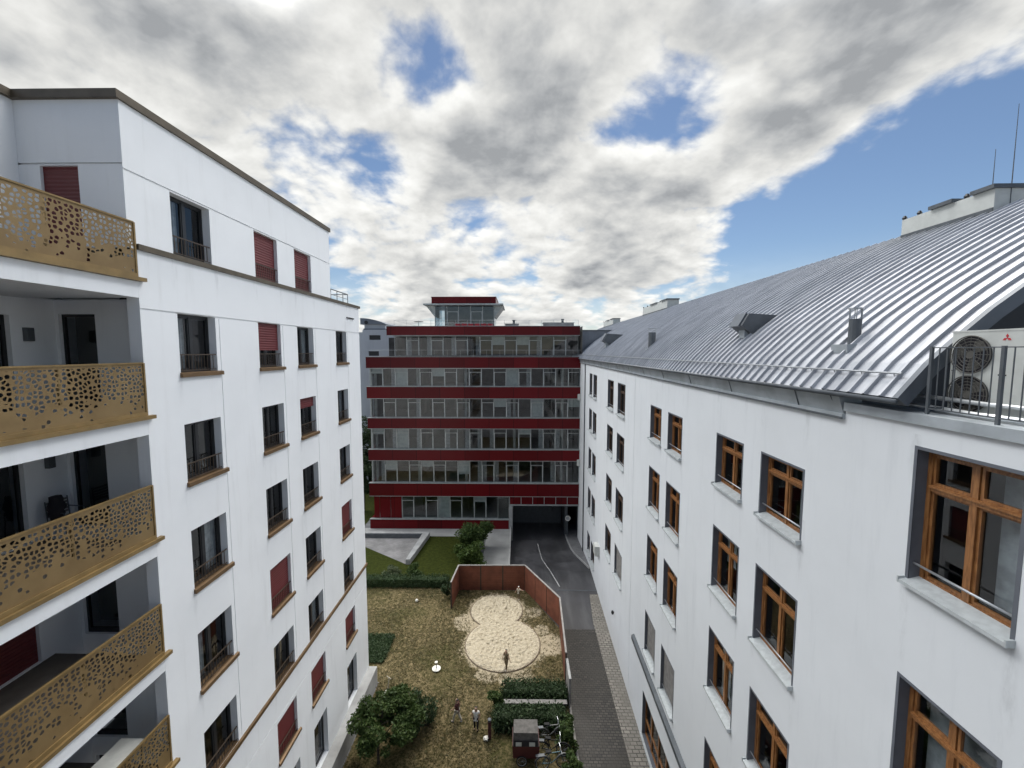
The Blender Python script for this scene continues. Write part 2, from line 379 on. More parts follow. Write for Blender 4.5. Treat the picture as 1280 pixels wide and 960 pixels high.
# ------------------------------------------------------------------ leaves
def leaf_mesh(name, blobs, n, size, mat, seed=0, flat=.0, mats=None):
    """blobs: (cx,cy,cz,rx,ry,rz,weight). n leaf faces spread through the volumes."""
    rnd = random.Random(seed); mb = MB(); tot = sum(b[6] for b in blobs)
    for b in blobs:
        for _ in range(int(n * b[6] / tot)):
            while True:
                x, y, z = (rnd.uniform(-1, 1) for _ in range(3)); r = x * x + y * y + z * z
                if r <= 1: break
            k = (.55 + .45 * rnd.random()) / max(.2, math.sqrt(r)) if rnd.random() < .75 else 1
            k *= 1 + rnd.gauss(0, .09)
            c = Vector((b[0] + x * k * b[3], b[1] + y * k * b[4], b[2] + z * k * b[5]))
            a = Vector((rnd.gauss(0, 1), rnd.gauss(0, 1), rnd.gauss(0, .6))).normalized(); nrm = Vector((rnd.gauss(0, 1), rnd.gauss(0, 1), rnd.gauss(.6, .8)))
            s2 = a.cross(nrm).normalized(); s = size * rnd.uniform(.6, 1.35)
            mb.q([c - a * s, c + s2 * s * .45, c + a * s, c - s2 * s * .45])
    return mb.mesh(name, mat, recalc=False)
def box_leaves(name, x0, x1, y0, y1, z0, z1, n, size, mat, seed, jag=.1):
    rnd = random.Random(seed); mb = MB()
    mb.box(x0 + .1, x1 - .1, y0 + .1, y1 - .1, max(0.01, z0), z1 - .12)
    A = [(x1 - x0) * (y1 - y0), (x1 - x0) * (z1 - z0), (x1 - x0) * (z1 - z0), (y1 - y0) * (z1 - z0), (y1 - y0) * (z1 - z0)]; tot = sum(A)
    for _ in range(n):
        t = rnd.random() * tot; k = 0
        while t > A[k]: t -= A[k]; k += 1
        x = rnd.uniform(x0, x1); y = rnd.uniform(y0, y1); z = rnd.uniform(z0, z1); j = rnd.gauss(0, jag)
        if k == 0: z = z1 + j
        elif k == 1: y = y0 + j
        elif k == 2: y = y1 + j
        elif k == 3: x = x0 + j
        else: x = x1 + j
        c = Vector((x, y, max(.03, z))); a = Vector((rnd.gauss(0, 1), rnd.gauss(0, 1), rnd.gauss(0, .7))).normalized(); nrm = Vector((rnd.gauss(0, 1), rnd.gauss(0, 1), rnd.gauss(.5, .8)))
        s2 = a.cross(nrm).normalized(); s = size * rnd.uniform(.6, 1.3)
        mb.q([c - a * s, c + s2 * s * .5, c + a * s, c - s2 * s * .5])
    return mb.mesh(name, mat, recalc=False)

# ------------------------------------------------------------------ ground
def sheet(name, poly, mat, kind='structure', z=None):
    mb = MB(); mb.q([(p[0], p[1], p[2] if len(p) > 2 else z) for p in poly]); o = mb.build(name, mat, recalc=False)
    me = o.data
    if me.polygons[0].normal.z < 0: me.flip_normals()
    o['kind'] = kind; return o
def build_ground():
    mb = MB()
    wall_grid(mb, lambda u, v, d: (u, v, -.02 - d), -3000, 3000, -3000, 3000, [(-.75, 7.2, 36.2, 58)], 2.2, mi_r=0)
    o = mb.build('ground', 'conc_d', recalc=False); o['kind'] = 'structure'
    sheet('lawn', [(-8.4, -4), (2.95, -4), (2.95, 22.5), (3.1, 28.6), (.65, 33.1), (-5, 33.1), (-5.2, 33.4), (-22, 33.4), (-22, 23.4), (-8.4, 23.4)], 'lawn', z=-.012)
    sheet('green_lawn', [(-26, 33.4), (-4.3, 33.4), (-4.3, 43.1), (-26, 43.1)], 'green', z=-.008)
    sheet('far_lawn', [(-40, 43.4), (-17.6, 43.4), (-17.6, 75), (-40, 75)], 'green', z=-.008)
    sheet('walkway', [(-18, 43.1), (-.85, 43.1), (-.85, 45.1), (-18, 45.1)], 'walk', z=-.002)
    sheet('footpath', [(-3.35, 33.3), (-.85, 33.3), (-.85, 43.1), (-3.35, 43.1)], 'walk', z=.002)
    sheet('stone_terrace', [(-17.5, 41.6), (-15.5, 40.5), (-10.5, 37.2), (-10.5, 42.9), (-17.5, 42.9)], 'slabs', z=.004)
    # the drive: level, then down into the garage
    mb = MB()
    def gz(y): return -.004 - 1.36 * max(0., min(1., (y - 36.2) / 9.0)) ** 1.15
    ys = [33.15] + [36.2 + k * .75 for k in range(0, 13)] + [50, 58]
    for a, b in zip(ys, ys[1:]):
        mb.q([(-.75 if a > 34 else .6, a, gz(a)), (7.2, a, gz(a)), (7.2, b, gz(b)), (-.75, b, gz(b))])
    o = mb.build('driveway', 'asphalt', recalc=False); o['kind'] = 'structure'
    sheet('driveway_apron', [(.65, 33.15), (7.2, 33.15), (7.2, 28.3), (3.1, 28.3)], 'asphalt', z=-.006)
    sheet('cobbled_lane', [(2.9, -4), (7.2, -4), (7.2, 28.3), (3.05, 28.3)], 'cobble', z=-.006)
    sheet('paver_strip', [(5.25, -4), (7.2, -4), (7.2, 32.6), (5.95, 32.6), (5.6, 29)], 'pavers', z=-.001)
    mb = MB(); mb.box(3.3, 6.8, 33.08, 33.2, -.02, .012); tag(mb.build('drain_channel', 'dgrey'), kind='structure')
    # line on the drive
    pts = [(2.22, 43.9), (2.26, 42.2), (2.4, 39.1), (2.75, 37.2), (3.6, 33.7)]; mb = MB()
    fine = []
    for a, b in zip(pts, pts[1:]):
        for k in range(8): fine.append((a[0] + (b[0] - a[0]) * k / 8, a[1] + (b[1] - a[1]) * k / 8))
    fine.append(pts[-1])
    for a, b in zip(fine, fine[1:]):
        mb.q([(a[0] - .045, a[1], gz(a[1]) + .006), (a[0] + .045, a[1], gz(a[1]) + .006), (b[0] + .045, b[1], gz(b[1]) + .006), (b[0] - .045, b[1], gz(b[1]) + .006)])
    o = mb.build('road_marking', 'paint', recalc=False); o['kind'] = 'structure'
    # kerb at the right of the drive with a darker walk behind it
    pts = [(5.55, 49.5), (5.55, 44.5), (5.6, 42.0), (5.75, 40.4), (6.2, 38.4), (6.62, 36.6)]; mb = MB(); fine = []
    for a, b in zip(pts, pts[1:]):
        for k in range(6): fine.append((a[0] + (b[0] - a[0]) * k / 6, a[1] + (b[1] - a[1]) * k / 6))
    fine.append(pts[-1]); m2 = MB()
    for a, b in zip(fine, fine[1:]):
        za, zb = gz(a[1]), gz(b[1])
        mb.q([(a[0], a[1], za + .13), (a[0] + .13, a[1], za + .13), (b[0] + .13, b[1], zb + .13), (b[0], b[1], zb + .13)])
        mb.q([(a[0], a[1], za - .1), (a[0], a[1], za + .13), (b[0], b[1], zb + .13), (b[0], b[1], zb - .1)])
        m2.q([(a[0] + .13, a[1], za + .12), (7.2, a[1], za + .12), (7.2, b[1], zb + .12), (b[0] + .13, b[1], zb + .12)])
    tag(mb.build('kerb', 'kerb', recalc=False), kind='structure'); tag(m2.build('side_path', 'conc_d', recalc=False), kind='structure')
    mb = MB()
    for a, b in zip([0, 8, 14, 19.5], [7.9, 13.9, 19.4, 22.6]): mb.box(2.92, 3.03, a, b, -.02, .09)
    tag(mb.build('lane_kerb', 'fencecap'), kind='structure')
    # retaining wall between footpath and ramp
    t = MB(); t.box(-.84, -.70, 33.6, 45.0, -1.5, .28); o = t.build('ramp_wall', 'conc'); tag(o, 'low pale concrete wall running beside the garage ramp', 'wall')
    t = thing('terrace_wall', 'low grey concrete wall around the stone terrace by the red building', 'wall', (-13, 43, 0), frame=0)
    m = MB(); m.prism([(-10.5, 37.15), (-10.1, 37.15), (-9.5, 42.55), (-9.5, 43.1), (-18, 43.1), (-18, 42.7), (-10.2, 42.7)], 2, -.01, .5); m.build('wall', 'conc', t)
    m = MB(); m.box(-18, -10.3, 42.55, 42.68, 0, .46); m.build('shaded_face', 'dgrey', t)  # dark sheet standing in for the shade on the wall's inner face
build_ground()

# sandpit
t = thing('sandpit', 'double circle sandpit of pale sand with a thin log edge', 'sandpit', (-1.2, 28.2, 0), frame=0)
def circ(cx, cy, r, n=64): return [(cx + r * math.cos(2 * math.pi * k / n), cy + r * math.sin(2 * math.pi * k / n)) for k in range(n)]
mb = MB(); rnd = random.Random(3)
C1, C2 = (-1.0, 26.75, 2.55), (-1.6, 30.35, 2.0)
for (cx, cy, r), zz in ((C1, .012), (C2, .009)):
    nr, na = 34, 150; o = len(mb.v)
    dents = [(cx + r * rnd.uniform(-1, 1), cy + r * rnd.uniform(-1, 1), rnd.uniform(.07, .17), rnd.uniform(.03, .085)) for _ in range(int(95 * r * r))]
    cell = {}
    for d_ in dents: cell.setdefault((int(d_[0] / .4 + 500), int(d_[1] / .4 + 500)), []).append(d_)
    def hgt(x, y):
        h = .05; a, b = int(x / .4 + 500), int(y / .4 + 500)
        for p in (-1, 0, 1):
            for q in (-1, 0, 1):
                for (dx, dy, dr, dd) in cell.get((a + p, b + q), ()):
                    e = ((x - dx) ** 2 + (y - dy) ** 2) / (dr * dr)
                    if e < 4: h += -dd * math.exp(-e * 1.5) + dd * .45 * math.exp(-(math.sqrt(e) - 1.25) ** 2 * 5)
        return max(.0, min(.13, h))
    mb.v.append((cx, cy, zz + hgt(cx, cy)))
    for i in range(1, nr + 1):
        for k in range(na):
            a = 2 * math.pi * k / na; x = cx + r * i / nr * math.cos(a); y = cy + r * i / nr * math.sin(a)
            mb.v.append((x, y, zz + (hgt(x, y) if i < nr else 0)))
    for k in range(na): mb.f.append((o, o + 1 + k, o + 1 + (k + 1) % na)); mb.mi.append(0)
    for i in range(1, nr):
        for k in range(na):
            a = o + 1 + (i - 1) * na; b = a + na; k2 = (k + 1) % na; mb.f.append((a + k, b + k, b + k2, a + k2)); mb.mi.append(0)
mb.build('sand', 'sand', t, smooth=True, recalc=False)
for (cx, cy, r), (ox, oy, orr) in ((C1, C2), (C2, C1)):
    pts = [p for p in circ(cx, cy, r, 400)]; k0 = next(k for k in range(400) if (pts[k - 1][0] - ox) ** 2 + (pts[k - 1][1] - oy) ** 2 <= orr * orr and (pts[k][0] - ox) ** 2 + (pts[k][1] - oy) ** 2 > orr * orr)
    run = []
    for k in range(400):
        p = pts[(k0 + k) % 400]
        if (p[0] - ox) ** 2 + (p[1] - oy) ** 2 <= orr * orr: break
        a = math.atan2(p[1] - cy, p[0] - cx); w = .015 * math.sin(k * 1.7) + rnd.uniform(-.012, .012); run.append((p[0] + w * math.cos(a), p[1] + w * math.sin(a), .03 + .02 * math.sin(k * 2.1) + rnd.uniform(-.012, .012)))
    mb = MB(); mb.tube(run, .034, 7); mb.build('log_edging', 'edging', t)


# ------------------------------------------------------------------ left apartment building
XL = -8.95
apt = thing('apartment_building', 'white rendered apartment block with bronze perforated balconies and dark red shutters', 'building', (-13, 11, 0), frame=0)
LIN = [24.09, 21.0, 18.03, 15.08, 12.09, 9.11, 6.1]
SIL = [22.52, 19.42, 16.44, 13.42, 10.43, 7.52, 4.56]
CW = [(10.82, 12.18), (14.2, 15.54), (16.72, 18.04), (20.28, 21.53)]
KIND = [['g', 's', 's', None], ['g', 'h', 'g', 'g'], ['g', 'g', 'q', 'g'], ['g', 'g', 'g', 'g'], ['g', 's', 'g', 's'], ['g', 'g', 'g', 'g'], ['g', 's', 's', 's']]
PL = lambda u, v, d: (XL - d, u, v)
holes = []; low = []
for r in range(7):
    for c in range(4):
        if KIND[r][c] is None: continue
        h = (CW[c][0], CW[c][1], SIL[r], LIN[r]); (holes if r > 0 else low).append(h)
doors = [(14.3, 15.6, 1.1, 3.34), (16.78, 18.0, 1.1, 3.34), (20.3, 21.55, 1.1, 3.34)]
gro = []
for c in range(4): gro.append((CW[c][1] + .14, CW[c][1] + .165, 7.55, 20.95, .02))
gro.append((9.76, 23.3, 20.985, 21.025, .045)); gro.append((9.76, 23.3, 6.28, 6.31, .03))
mb = MB()
wall_grid(mb, PL, 9.75, 23.3, 0, 22.38, holes + doors, .34, gro)
wall_grid(mb, PL, 9.57, 19.87, 22.38, 25.62, low, .34, [(9.57, 19.87, 24.11, 24.155, .05)])
PE = lambda u, v, d: (u, 9.57 + d, v)
wall_grid(mb, PE, -11.35, XL, 22.38, 25.62, [(-10.86, -9.98, 21.8, 24.2)], .25, [(-11.35, XL, 24.22, 24.265, .05)])
mb.q([(-22, 9.57, 25.62), (XL, 9.57, 25.62), (XL, 19.87, 25.62), (-22, 19.87, 25.62)])
mb.q([(-22, 19.87, 22.38), (XL, 19.87, 22.38), (XL, 19.87, 25.62), (-22, 19.87, 25.62)])
mb.q([(-22, 23.3, 0), (XL, 23.3, 0), (XL, 23.3, 22.38), (-22, 23.3, 22.38)])
mb.q([(-22, 19.8, 22.38), (XL, 19.8, 22.38), (XL, 23.3, 22.38), (-22, 23.3, 22.38)])
mb.q([(-22, -6, 0), (-22, 23.3, 0), (-22, 23.3, 25.6), (-22, -6, 25.6)])
mb.q([(-11.35, -6, 21.8), (-11.35, 9.57, 21.8), (-11.35, 9.57, 25.62), (-11.35, -6, 25.62)])
mb.q([(-22, -6, 25.62), (-11.35, -6, 25.62), (-11.35, 9.57, 25.62), (-22, 9.57, 25.62)])
mb.q([(XL, 9.75, 0), (XL - .3, 9.75, 0), (XL - .3, 9.75, 22.38), (XL, 9.75, 22.38)])
mb.q([(-22, -6, 0), (XL, -6, 0), (XL, -6, 22), (-22, -6, 22)])
mb.build('wall', ['white', 'white'], apt, recalc=False)
# interior darkness behind the windows
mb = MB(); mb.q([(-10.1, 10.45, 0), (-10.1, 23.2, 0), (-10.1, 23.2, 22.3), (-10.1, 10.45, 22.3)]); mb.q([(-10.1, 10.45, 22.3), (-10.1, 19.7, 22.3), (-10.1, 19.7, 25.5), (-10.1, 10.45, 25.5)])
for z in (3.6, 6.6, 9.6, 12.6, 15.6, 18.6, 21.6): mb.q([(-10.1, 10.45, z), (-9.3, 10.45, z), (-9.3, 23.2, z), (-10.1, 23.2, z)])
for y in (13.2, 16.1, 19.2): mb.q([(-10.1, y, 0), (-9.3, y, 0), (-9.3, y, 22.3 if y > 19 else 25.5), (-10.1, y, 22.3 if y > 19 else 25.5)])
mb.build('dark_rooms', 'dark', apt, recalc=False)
# roof edge, ledge and string course
mb = MB()
mb.box(-11.5, XL + .06, 9.47, 9.9, 25.62, 25.8); mb.box(XL - .35, XL + .06, 9.9, 19.95, 25.62, 25.8); mb.box(-11.6, -11.25, -6, 9.47, 25.62, 25.8); mb.box(-20, XL - .35, 19.6, 19.95, 25.62, 25.8)
mb.build('roof_edge', 'cap', apt)
mb = MB(); mb.box(XL - .3, XL + .07, 9.76, 23.38, 22.38, 22.51); mb.box(-20, XL - .3, 23.0, 23.38, 22.38, 22.51); mb.build('ledge', 'cap', apt)
mb = MB(); mb.box(XL - .3, XL + .08, 9.0, 23.38, 7.38, 7.51); mb.build('string_course', 'sillbrown', apt)
mb = MB(); mb.box(XL + .003, -8.45, -6, 23.3, -.02, 1.06); mb.build('plinth_ledge', 'conc', apt)
mb = MB(); mb.tube([(XL + .03, 21.6, 21.75), (XL + .03, 22.5, 21.75)], .035, 6); mb.build('overflow_spout', 'black', apt)
# loggias
FL = [21.72, 18.44, 15.38, 12.36, 9.36, 6.36]
mb = MB()
for i, z in enumerate(FL):
    if i < 5: mb.box(-11.75, XL - .0, -6, 9.747, z - .46, z - .08)
mb.build('balcony_slab', 'white', apt)
mb = MB()
PB = lambda u, v, d: (-11.75 - d, u, v); PD = lambda u, v, d: (u, 10.4 + d, v)
bh = []; eh = []
for i, z in enumerate(FL[1:]):
    bh.append((7.6, 9.45, z, z + 2.4)); eh.append((-11.66, -10.72, z + .03, z + 2.5))
wall_grid(mb, PB, -6, 10.4, 0, 21.3, bh, .16, mi_r=0); wall_grid(mb, PD, -11.75, XL - .3, 0, 21.3, eh, .12, mi_r=0)
mb.q([(XL - .3, 9.75, 0), (XL - .3, 10.4, 0), (XL - .3, 10.4, 21.3), (XL - .3, 9.75, 21.3)])
mb.build('loggia_wall', ['loggia', 'loggia'], apt, recalc=False)
mb = MB()
for z in FL: mb.box(-11.745, XL - .06, -6, 9.74, z - .08, z - .02)
mb.build('loggia_floor', 'floor_in', apt)
def door_part(P, u0, u1, v0, v1, d, kind, nm='door'):
    mb = MB()
    def bx(a, b, c, e, d0, d1, mi=0):
        p = P(a, c, d0); q = P(b, e, d1); mb.box(p[0], q[0], p[1], q[1], p[2], q[2], mi)
    f = .07
    bx(u0, u0 + f, v0, v1, d, d + .06); bx(u1 - f, u1, v0, v1, d, d + .06); bx(u0 + f, u1 - f, v1 - f, v1, d, d + .06); bx(u0 + f, u1 - f, v0, v0 + .12, d, d + .06)
    if u1 - u0 > 1.3: bx((u0 + u1) / 2 - .06, (u0 + u1) / 2 + .06, v0 + .12, v1 - f, d, d + .06)
    o = mb.build(nm, 'black', apt)
    m2 = MB(); a, b = P(u0 + f, v0 + .12, d + .03), P(u1 - f, v1 - f, d + .03)
    if kind == 's':
        a, b = P(u0, v0, d - .035), P(u1, v1, d - .006); m2.box(a[0], b[0], a[1], b[1], a[2], b[2]); m2.build('shutter', 'shut', o)
    else:
        m2.q([P(u0 + f, v0 + .12, d + .03), P(u1 - f, v0 + .12, d + .03), P(u1 - f, v1 - f, d + .03), P(u0 + f, v1 - f, d + .03)]); m2.build('pane', 'glass', o, recalc=False)
        m3 = MB(); m3.q([P(u0 - .2, v0, d + .5), P(u1 + .2, v0, d + .5), P(u1 + .2, v1, d + .5), P(u0 - .2, v1, d + .5)]); m3.build('dark_room', 'dark', o, recalc=False)
    return o
for i, h in enumerate(bh): door_part(PB, *h, .12, 's' if i == 2 else 'g')
for h in eh: door_part(PD, *h, .08, 'g')
door_part(PE, -10.86, -9.98, 21.8, 24.2, .1, 's')
for h in doors: door_part(PL, *h, .2, 'g')
# wall lamps in the loggias
for i, (y, z) in enumerate(((9.75, 20.4), (9.95, 17.25), (9.95, 14.2))):
    mb = MB(); mb.box(-11.745, -11.62, y - .07, y + .07, z - .16, z + .16); mb.box(-11.62, -11.60, y - .055, y + .055, z - .13, z + .13); mb.build('wall_lamp', 'dgrey', apt)
# balconies
for i, z in enumerate(FL):
    top = [22.97, 19.70, 16.71, 13.66, 10.68, 7.66][i]
    mb = MB(); mb.v += [(XL + .012, -6, z + .02), (XL + .012, 9.70, z + .02), (XL + .012, 9.70, top), (XL + .012, -6, top)]; mb.f.append((0, 1, 2, 3)); mb.mi.append(0)
    me = mb.mesh('balustrade', 'perf', recalc=False); at = me.attributes.new('rel', 'FLOAT', 'POINT')
    for k, val in enumerate((0, 0, 1, 1)): at.data[k].value = val
    bal = link('balustrade', me, apt)
    m2 = MB(); m2.box(XL - .015, XL + .035, -6, 9.71, top, top + .035); m2.box(XL - .02, XL + .03, 9.702, 9.745, z, top + .02)
    for y in (7.9, 6.1, 4.3, 2.5): m2.box(XL - .05, XL + .002, y - .02, y + .02, z, top)
    m2.build('top_rail', 'brass', bal)
    m3 = MB(); m3.box(XL - .2, XL + .11, -6, 9.88, z - .075, z + .012); m3.box(XL + .016, XL + .05, -6, 9.70, z + .016, z + .10); m3.build('balcony_ledge', 'brass', bal)
# windows
LW = {}
def left_window(c, r):
    y0, y1 = CW[c]; z0, z1 = SIL[r], LIN[r]; w = y1 - y0; h = z1 - z0; k = KIND[r][c]
    var = (c * 5 + r * 3) % 4
    key = (round(w, 2), round(h, 2), k, r in (0, 5))
    if key not in LW:
        D = {}; f = .065
        mb = MB(); x0, x1 = -.30, -.22
        mb.box(x0, x1, -w / 2, -w / 2 + f, 0, h); mb.box(x0, x1, w / 2 - f, w / 2, 0, h); mb.box(x0, x1, -w / 2 + f, w / 2 - f, 0, f); mb.box(x0, x1, -w / 2 + f, w / 2 - f, h - f, h)
        mb.box(x0, x1, -.05, .05, f, h - f)
        for s in (-1, 1):                                    # sash bars
            a, b = (s * (.05 + .0), s * (w / 2 - f)); a, b = sorted((a, b))
            mb.box(-.29, -.235, a, a + .035, f, h - f); mb.box(-.29, -.235, b - .035, b, f, h - f); mb.box(-.29, -.235, a, b, f, f + .04); mb.box(-.29, -.235, a, b, h - f - .04, h - f)
        D['frame'] = mb.mesh('window', 'black')
        mb = MB(); mb.q([(-.265, -w / 2 + f, f), (-.265, w / 2 - f, f), (-.265, w / 2 - f, h - f), (-.265, -w / 2 + f, h - f)]); D['pane'] = mb.mesh('pane', 'glass', recalc=False)
        mb = MB(); b0 = .05; t0 = .47
        mb.box(-.06, -.03, -w / 2, w / 2, t0, t0 + .03); mb.box(-.055, -.035, -w / 2, w / 2, b0, b0 + .02)
        n = int(w / .11)
        for q in range(1, n): y = -w / 2 + w * q / n; mb.box(-.052, -.038, y - .007, y + .007, b0 + .02, t0)
        D['railing'] = mb.mesh('railing', 'railbrown')
        if k in 'sh' or k == 'q':
            z = {'s': .02, 'h': h * .42, 'q': h * .76}[k]
            mb = MB(); mb.box(-.16, -.12, -w / 2 + .005, w / 2 - .005, z, h - .004); mb.box(-.165, -.115, -w / 2 + .004, w / 2 - .004, z - .05, z); D['shutter'] = mb.mesh('shutter', 'shut')
        if True:
            mb = MB(); mb.prism([(-.33, .012), (-.001, .004), (-.001, -.03), (-.33, -.03)], 1, -w / 2 + .002, w / 2 - .002)
            if r not in (0, 5): mb.prism([(0.002, 0.004), (.07, -.012), (.075, -.12), (.002, -.12)], 1, -w / 2 - .03, w / 2 + .16)
            for i, v in enumerate(mb.v): mb.v[i] = (v[0], v[1], v[2])
            D['sill'] = mb.mesh('sill', 'sillbrown')
        LW[key] = D
    D = LW[key]; o = link('window', D['frame'], apt, (XL, (y0 + y1) / 2, z0))
    for nm in ('pane', 'railing', 'shutter', 'sill'):
        if nm in D: link(nm, D[nm], o)
    if k != 's':
        mb = MB(); rnd = random.Random(c * 17 + r); a, b = [(-w / 2 + .05, -.1), (.05, w / 2 - .05), (-w / 2 + .05, -w / 2 + .4), (-w / 2 + .05, w / 2 - .05)][var if var < 3 else rnd.choice((0, 1, 2))]
        n = 24; pts = [(a + (b - a) * i / n, -.37 + .025 * math.sin(i * 1.9) * rnd.uniform(.6, 1.2)) for i in range(n + 1)]
        for p, q in zip(pts, pts[1:]): mb.q([(p[1], p[0], .03), (q[1], q[0], .03), (q[1], q[0], h - .03), (p[1], p[0], h - .03)])
        mb.build('curtain', 'curtain', o, recalc=False)
for r in range(7):
    for c in range(4):
        if KIND[r][c]: left_window(c, r)
# terrace railing on the set back
mb = MB()
for y in (20.1, 20.8, 21.5, 22.1): mb.tube([(XL - .1, y, 22.51), (XL - .1, y, 23.0)], .018, 6)
mb.tube([(XL - .1, 19.9, 23.0), (XL - .1, 22.1, 23.0)], .025, 6); mb.tube([(XL - .1, 19.9, 22.75), (XL - .1, 22.1, 22.75)], .012, 6)
mb.tube([(XL - .1, 22.1, 23.0), (XL - 4, 22.1, 23.0)], .025, 6)
mb.build('terrace_railing', 'dgrey', apt)
# loose things on the loggias
t = thing('folding_chair', 'slatted grey chair on the third loggia beside the wall lamp', 'chair', (-11.35, 9.95, FL[2]), rz=R(-90))
mb = MB()
for k in range(6): mb.box(-.24, .24, -.2 + k * .075, -.15 + k * .075, .43, .45)
mb.build('seat', 'cartgrey', t); mb = MB()
for k in range(5): mb.box(-.24, .24, -.25, -.235, .52 + k * .08, .57 + k * .08)
mb.build('backrest', 'cartgrey', t)
for sx in (-1, 1):
    mb = MB(); mb.tube([(sx * .25, .24, .0), (sx * .25, .2, .44), (sx * .25, .2, .64)], .012, 6); mb.tube([(sx * .25, .2, .64), (sx * .25, -.24, .66)], .012, 6); mb.build('armrest', 'dgrey', t)
    mb = MB(); mb.tube([(sx * .25, -.2, 0), (sx * .25, -.23, .45), (sx * .25, -.26, .92)], .012, 6); mb.build('leg', 'dgrey', t)
mb = MB(); rnd = random.Random(5); o = len(mb.v)
for i in range(9):
    for k in range(14):
        a = 2 * math.pi * k / 14; rr = (.17 - .06 * abs(i - 4) / 4) * (1 + rnd.uniform(-.18, .18)); mb.v.append((-11.36 + rr * math.cos(a), 9.72 + rr * .9 * math.sin(a), FL[2] + .47 + i * .075))
for i in range(8):
    for k in range(14): k2 = (k + 1) % 14; mb.f.append((o + i * 14 + k, o + i * 14 + k2, o + i * 14 + 14 + k2, o + i * 14 + 14 + k)); mb.mi.append(0)
mb.f.append(tuple(o + 8 * 14 + k for k in range(14))); mb.mi.append(0); mb.f.append(tuple(o + k for k in range(14))[::-1]); mb.mi.append(0)
tag(mb.build('jacket', 'cl_dark', smooth=True), 'crumpled black jacket draped over the chair on the loggia', 'jacket')
t = thing('balcony_table', 'white rectangular table on the lowest loggia in view', 'table', (-9.72, 9.1, FL[4]))
mb = MB(); mb.box(-.3, .3, -.45, .45, .84, .875); mb.build('tabletop', 'white_pl', t)
for sx in (-.25, .25):
    for sy in (-.4, .4): mb = MB(); mb.tube([(sx, sy, 0), (sx, sy, .84)], .018, 6); mb.build('leg', 'dgrey', t)

# ------------------------------------------------------------------ right building
CR = 6.08
rb = thing('office_house', 'long white house with curved standing seam roof and pine windows', 'building', (12, 24, 0), frame=1)
PR = lambda u, v, d: (CR + d, u, v)
cols = {'D': (9.0, 10.56), 'C': (11.5, 13.02), 'B': (15.95, 17.44), 'A': (18.38, 19.88), 'H': (25.02, 26.94), 'G': (28.3, 30.16), 'F': (34.85, 36.5), 'E': (37.2, 38.65)}
rowsN = [(15.82, 17.39), (12.40, 14.41), (8.90, 10.97), (4.98, 7.04)]
rowsF = [(15.92, 17.92), (12.64, 14.64), (8.88, 10.96), (5.06, 7.12), (.9, 2.77)]
RW = []
for k in 'DCBA':
    for i, (a, b) in enumerate(rowsN): RW.append((*cols[k], a, b, 'blind' if (k in 'AB' and i == 3) else 'wood'))
for k in 'HGFE':
    for i, (a, b) in enumerate(rowsF):
        if i == 4 and k in 'HG': continue
        if i == 3 and k in 'FE': pass
        RW.append((*cols[k], a, b, 'blind' if (k == 'H' and i == 3) else 'far'))
for u0, u1 in ((5.08, 6.46), (2.6, 4.1), (.2, 1.7)):
    for a, b in ((16.40, 18.49), (12.68, 14.76), (8.95, 10.97), (4.98, 7.04)): RW.append((u0, u1, a, b, 'wood'))
shops = [(15.9, 19.98, .35, 2.72), (10.2, 14.4, .35, 2.72), (4.5, 8.7, .35, 2.72)]
mb = MB()
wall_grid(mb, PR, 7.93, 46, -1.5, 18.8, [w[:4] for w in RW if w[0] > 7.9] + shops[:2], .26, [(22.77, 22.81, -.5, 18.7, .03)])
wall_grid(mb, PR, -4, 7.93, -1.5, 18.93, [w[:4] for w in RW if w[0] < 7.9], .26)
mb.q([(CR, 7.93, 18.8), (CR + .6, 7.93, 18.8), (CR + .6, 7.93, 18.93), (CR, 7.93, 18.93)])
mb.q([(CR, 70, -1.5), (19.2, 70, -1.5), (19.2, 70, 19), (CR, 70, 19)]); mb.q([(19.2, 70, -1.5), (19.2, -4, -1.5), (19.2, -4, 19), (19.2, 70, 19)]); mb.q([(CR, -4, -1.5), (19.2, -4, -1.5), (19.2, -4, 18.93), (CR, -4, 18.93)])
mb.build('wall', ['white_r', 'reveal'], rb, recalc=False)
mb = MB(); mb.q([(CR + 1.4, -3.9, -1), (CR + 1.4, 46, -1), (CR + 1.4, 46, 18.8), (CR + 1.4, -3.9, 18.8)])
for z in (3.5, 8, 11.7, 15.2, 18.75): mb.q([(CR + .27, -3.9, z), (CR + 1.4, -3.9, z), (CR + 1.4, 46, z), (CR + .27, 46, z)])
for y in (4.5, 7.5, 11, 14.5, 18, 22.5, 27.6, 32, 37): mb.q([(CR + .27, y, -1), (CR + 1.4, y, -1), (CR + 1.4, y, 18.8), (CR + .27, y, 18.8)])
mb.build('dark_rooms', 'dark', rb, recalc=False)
RWC = {}
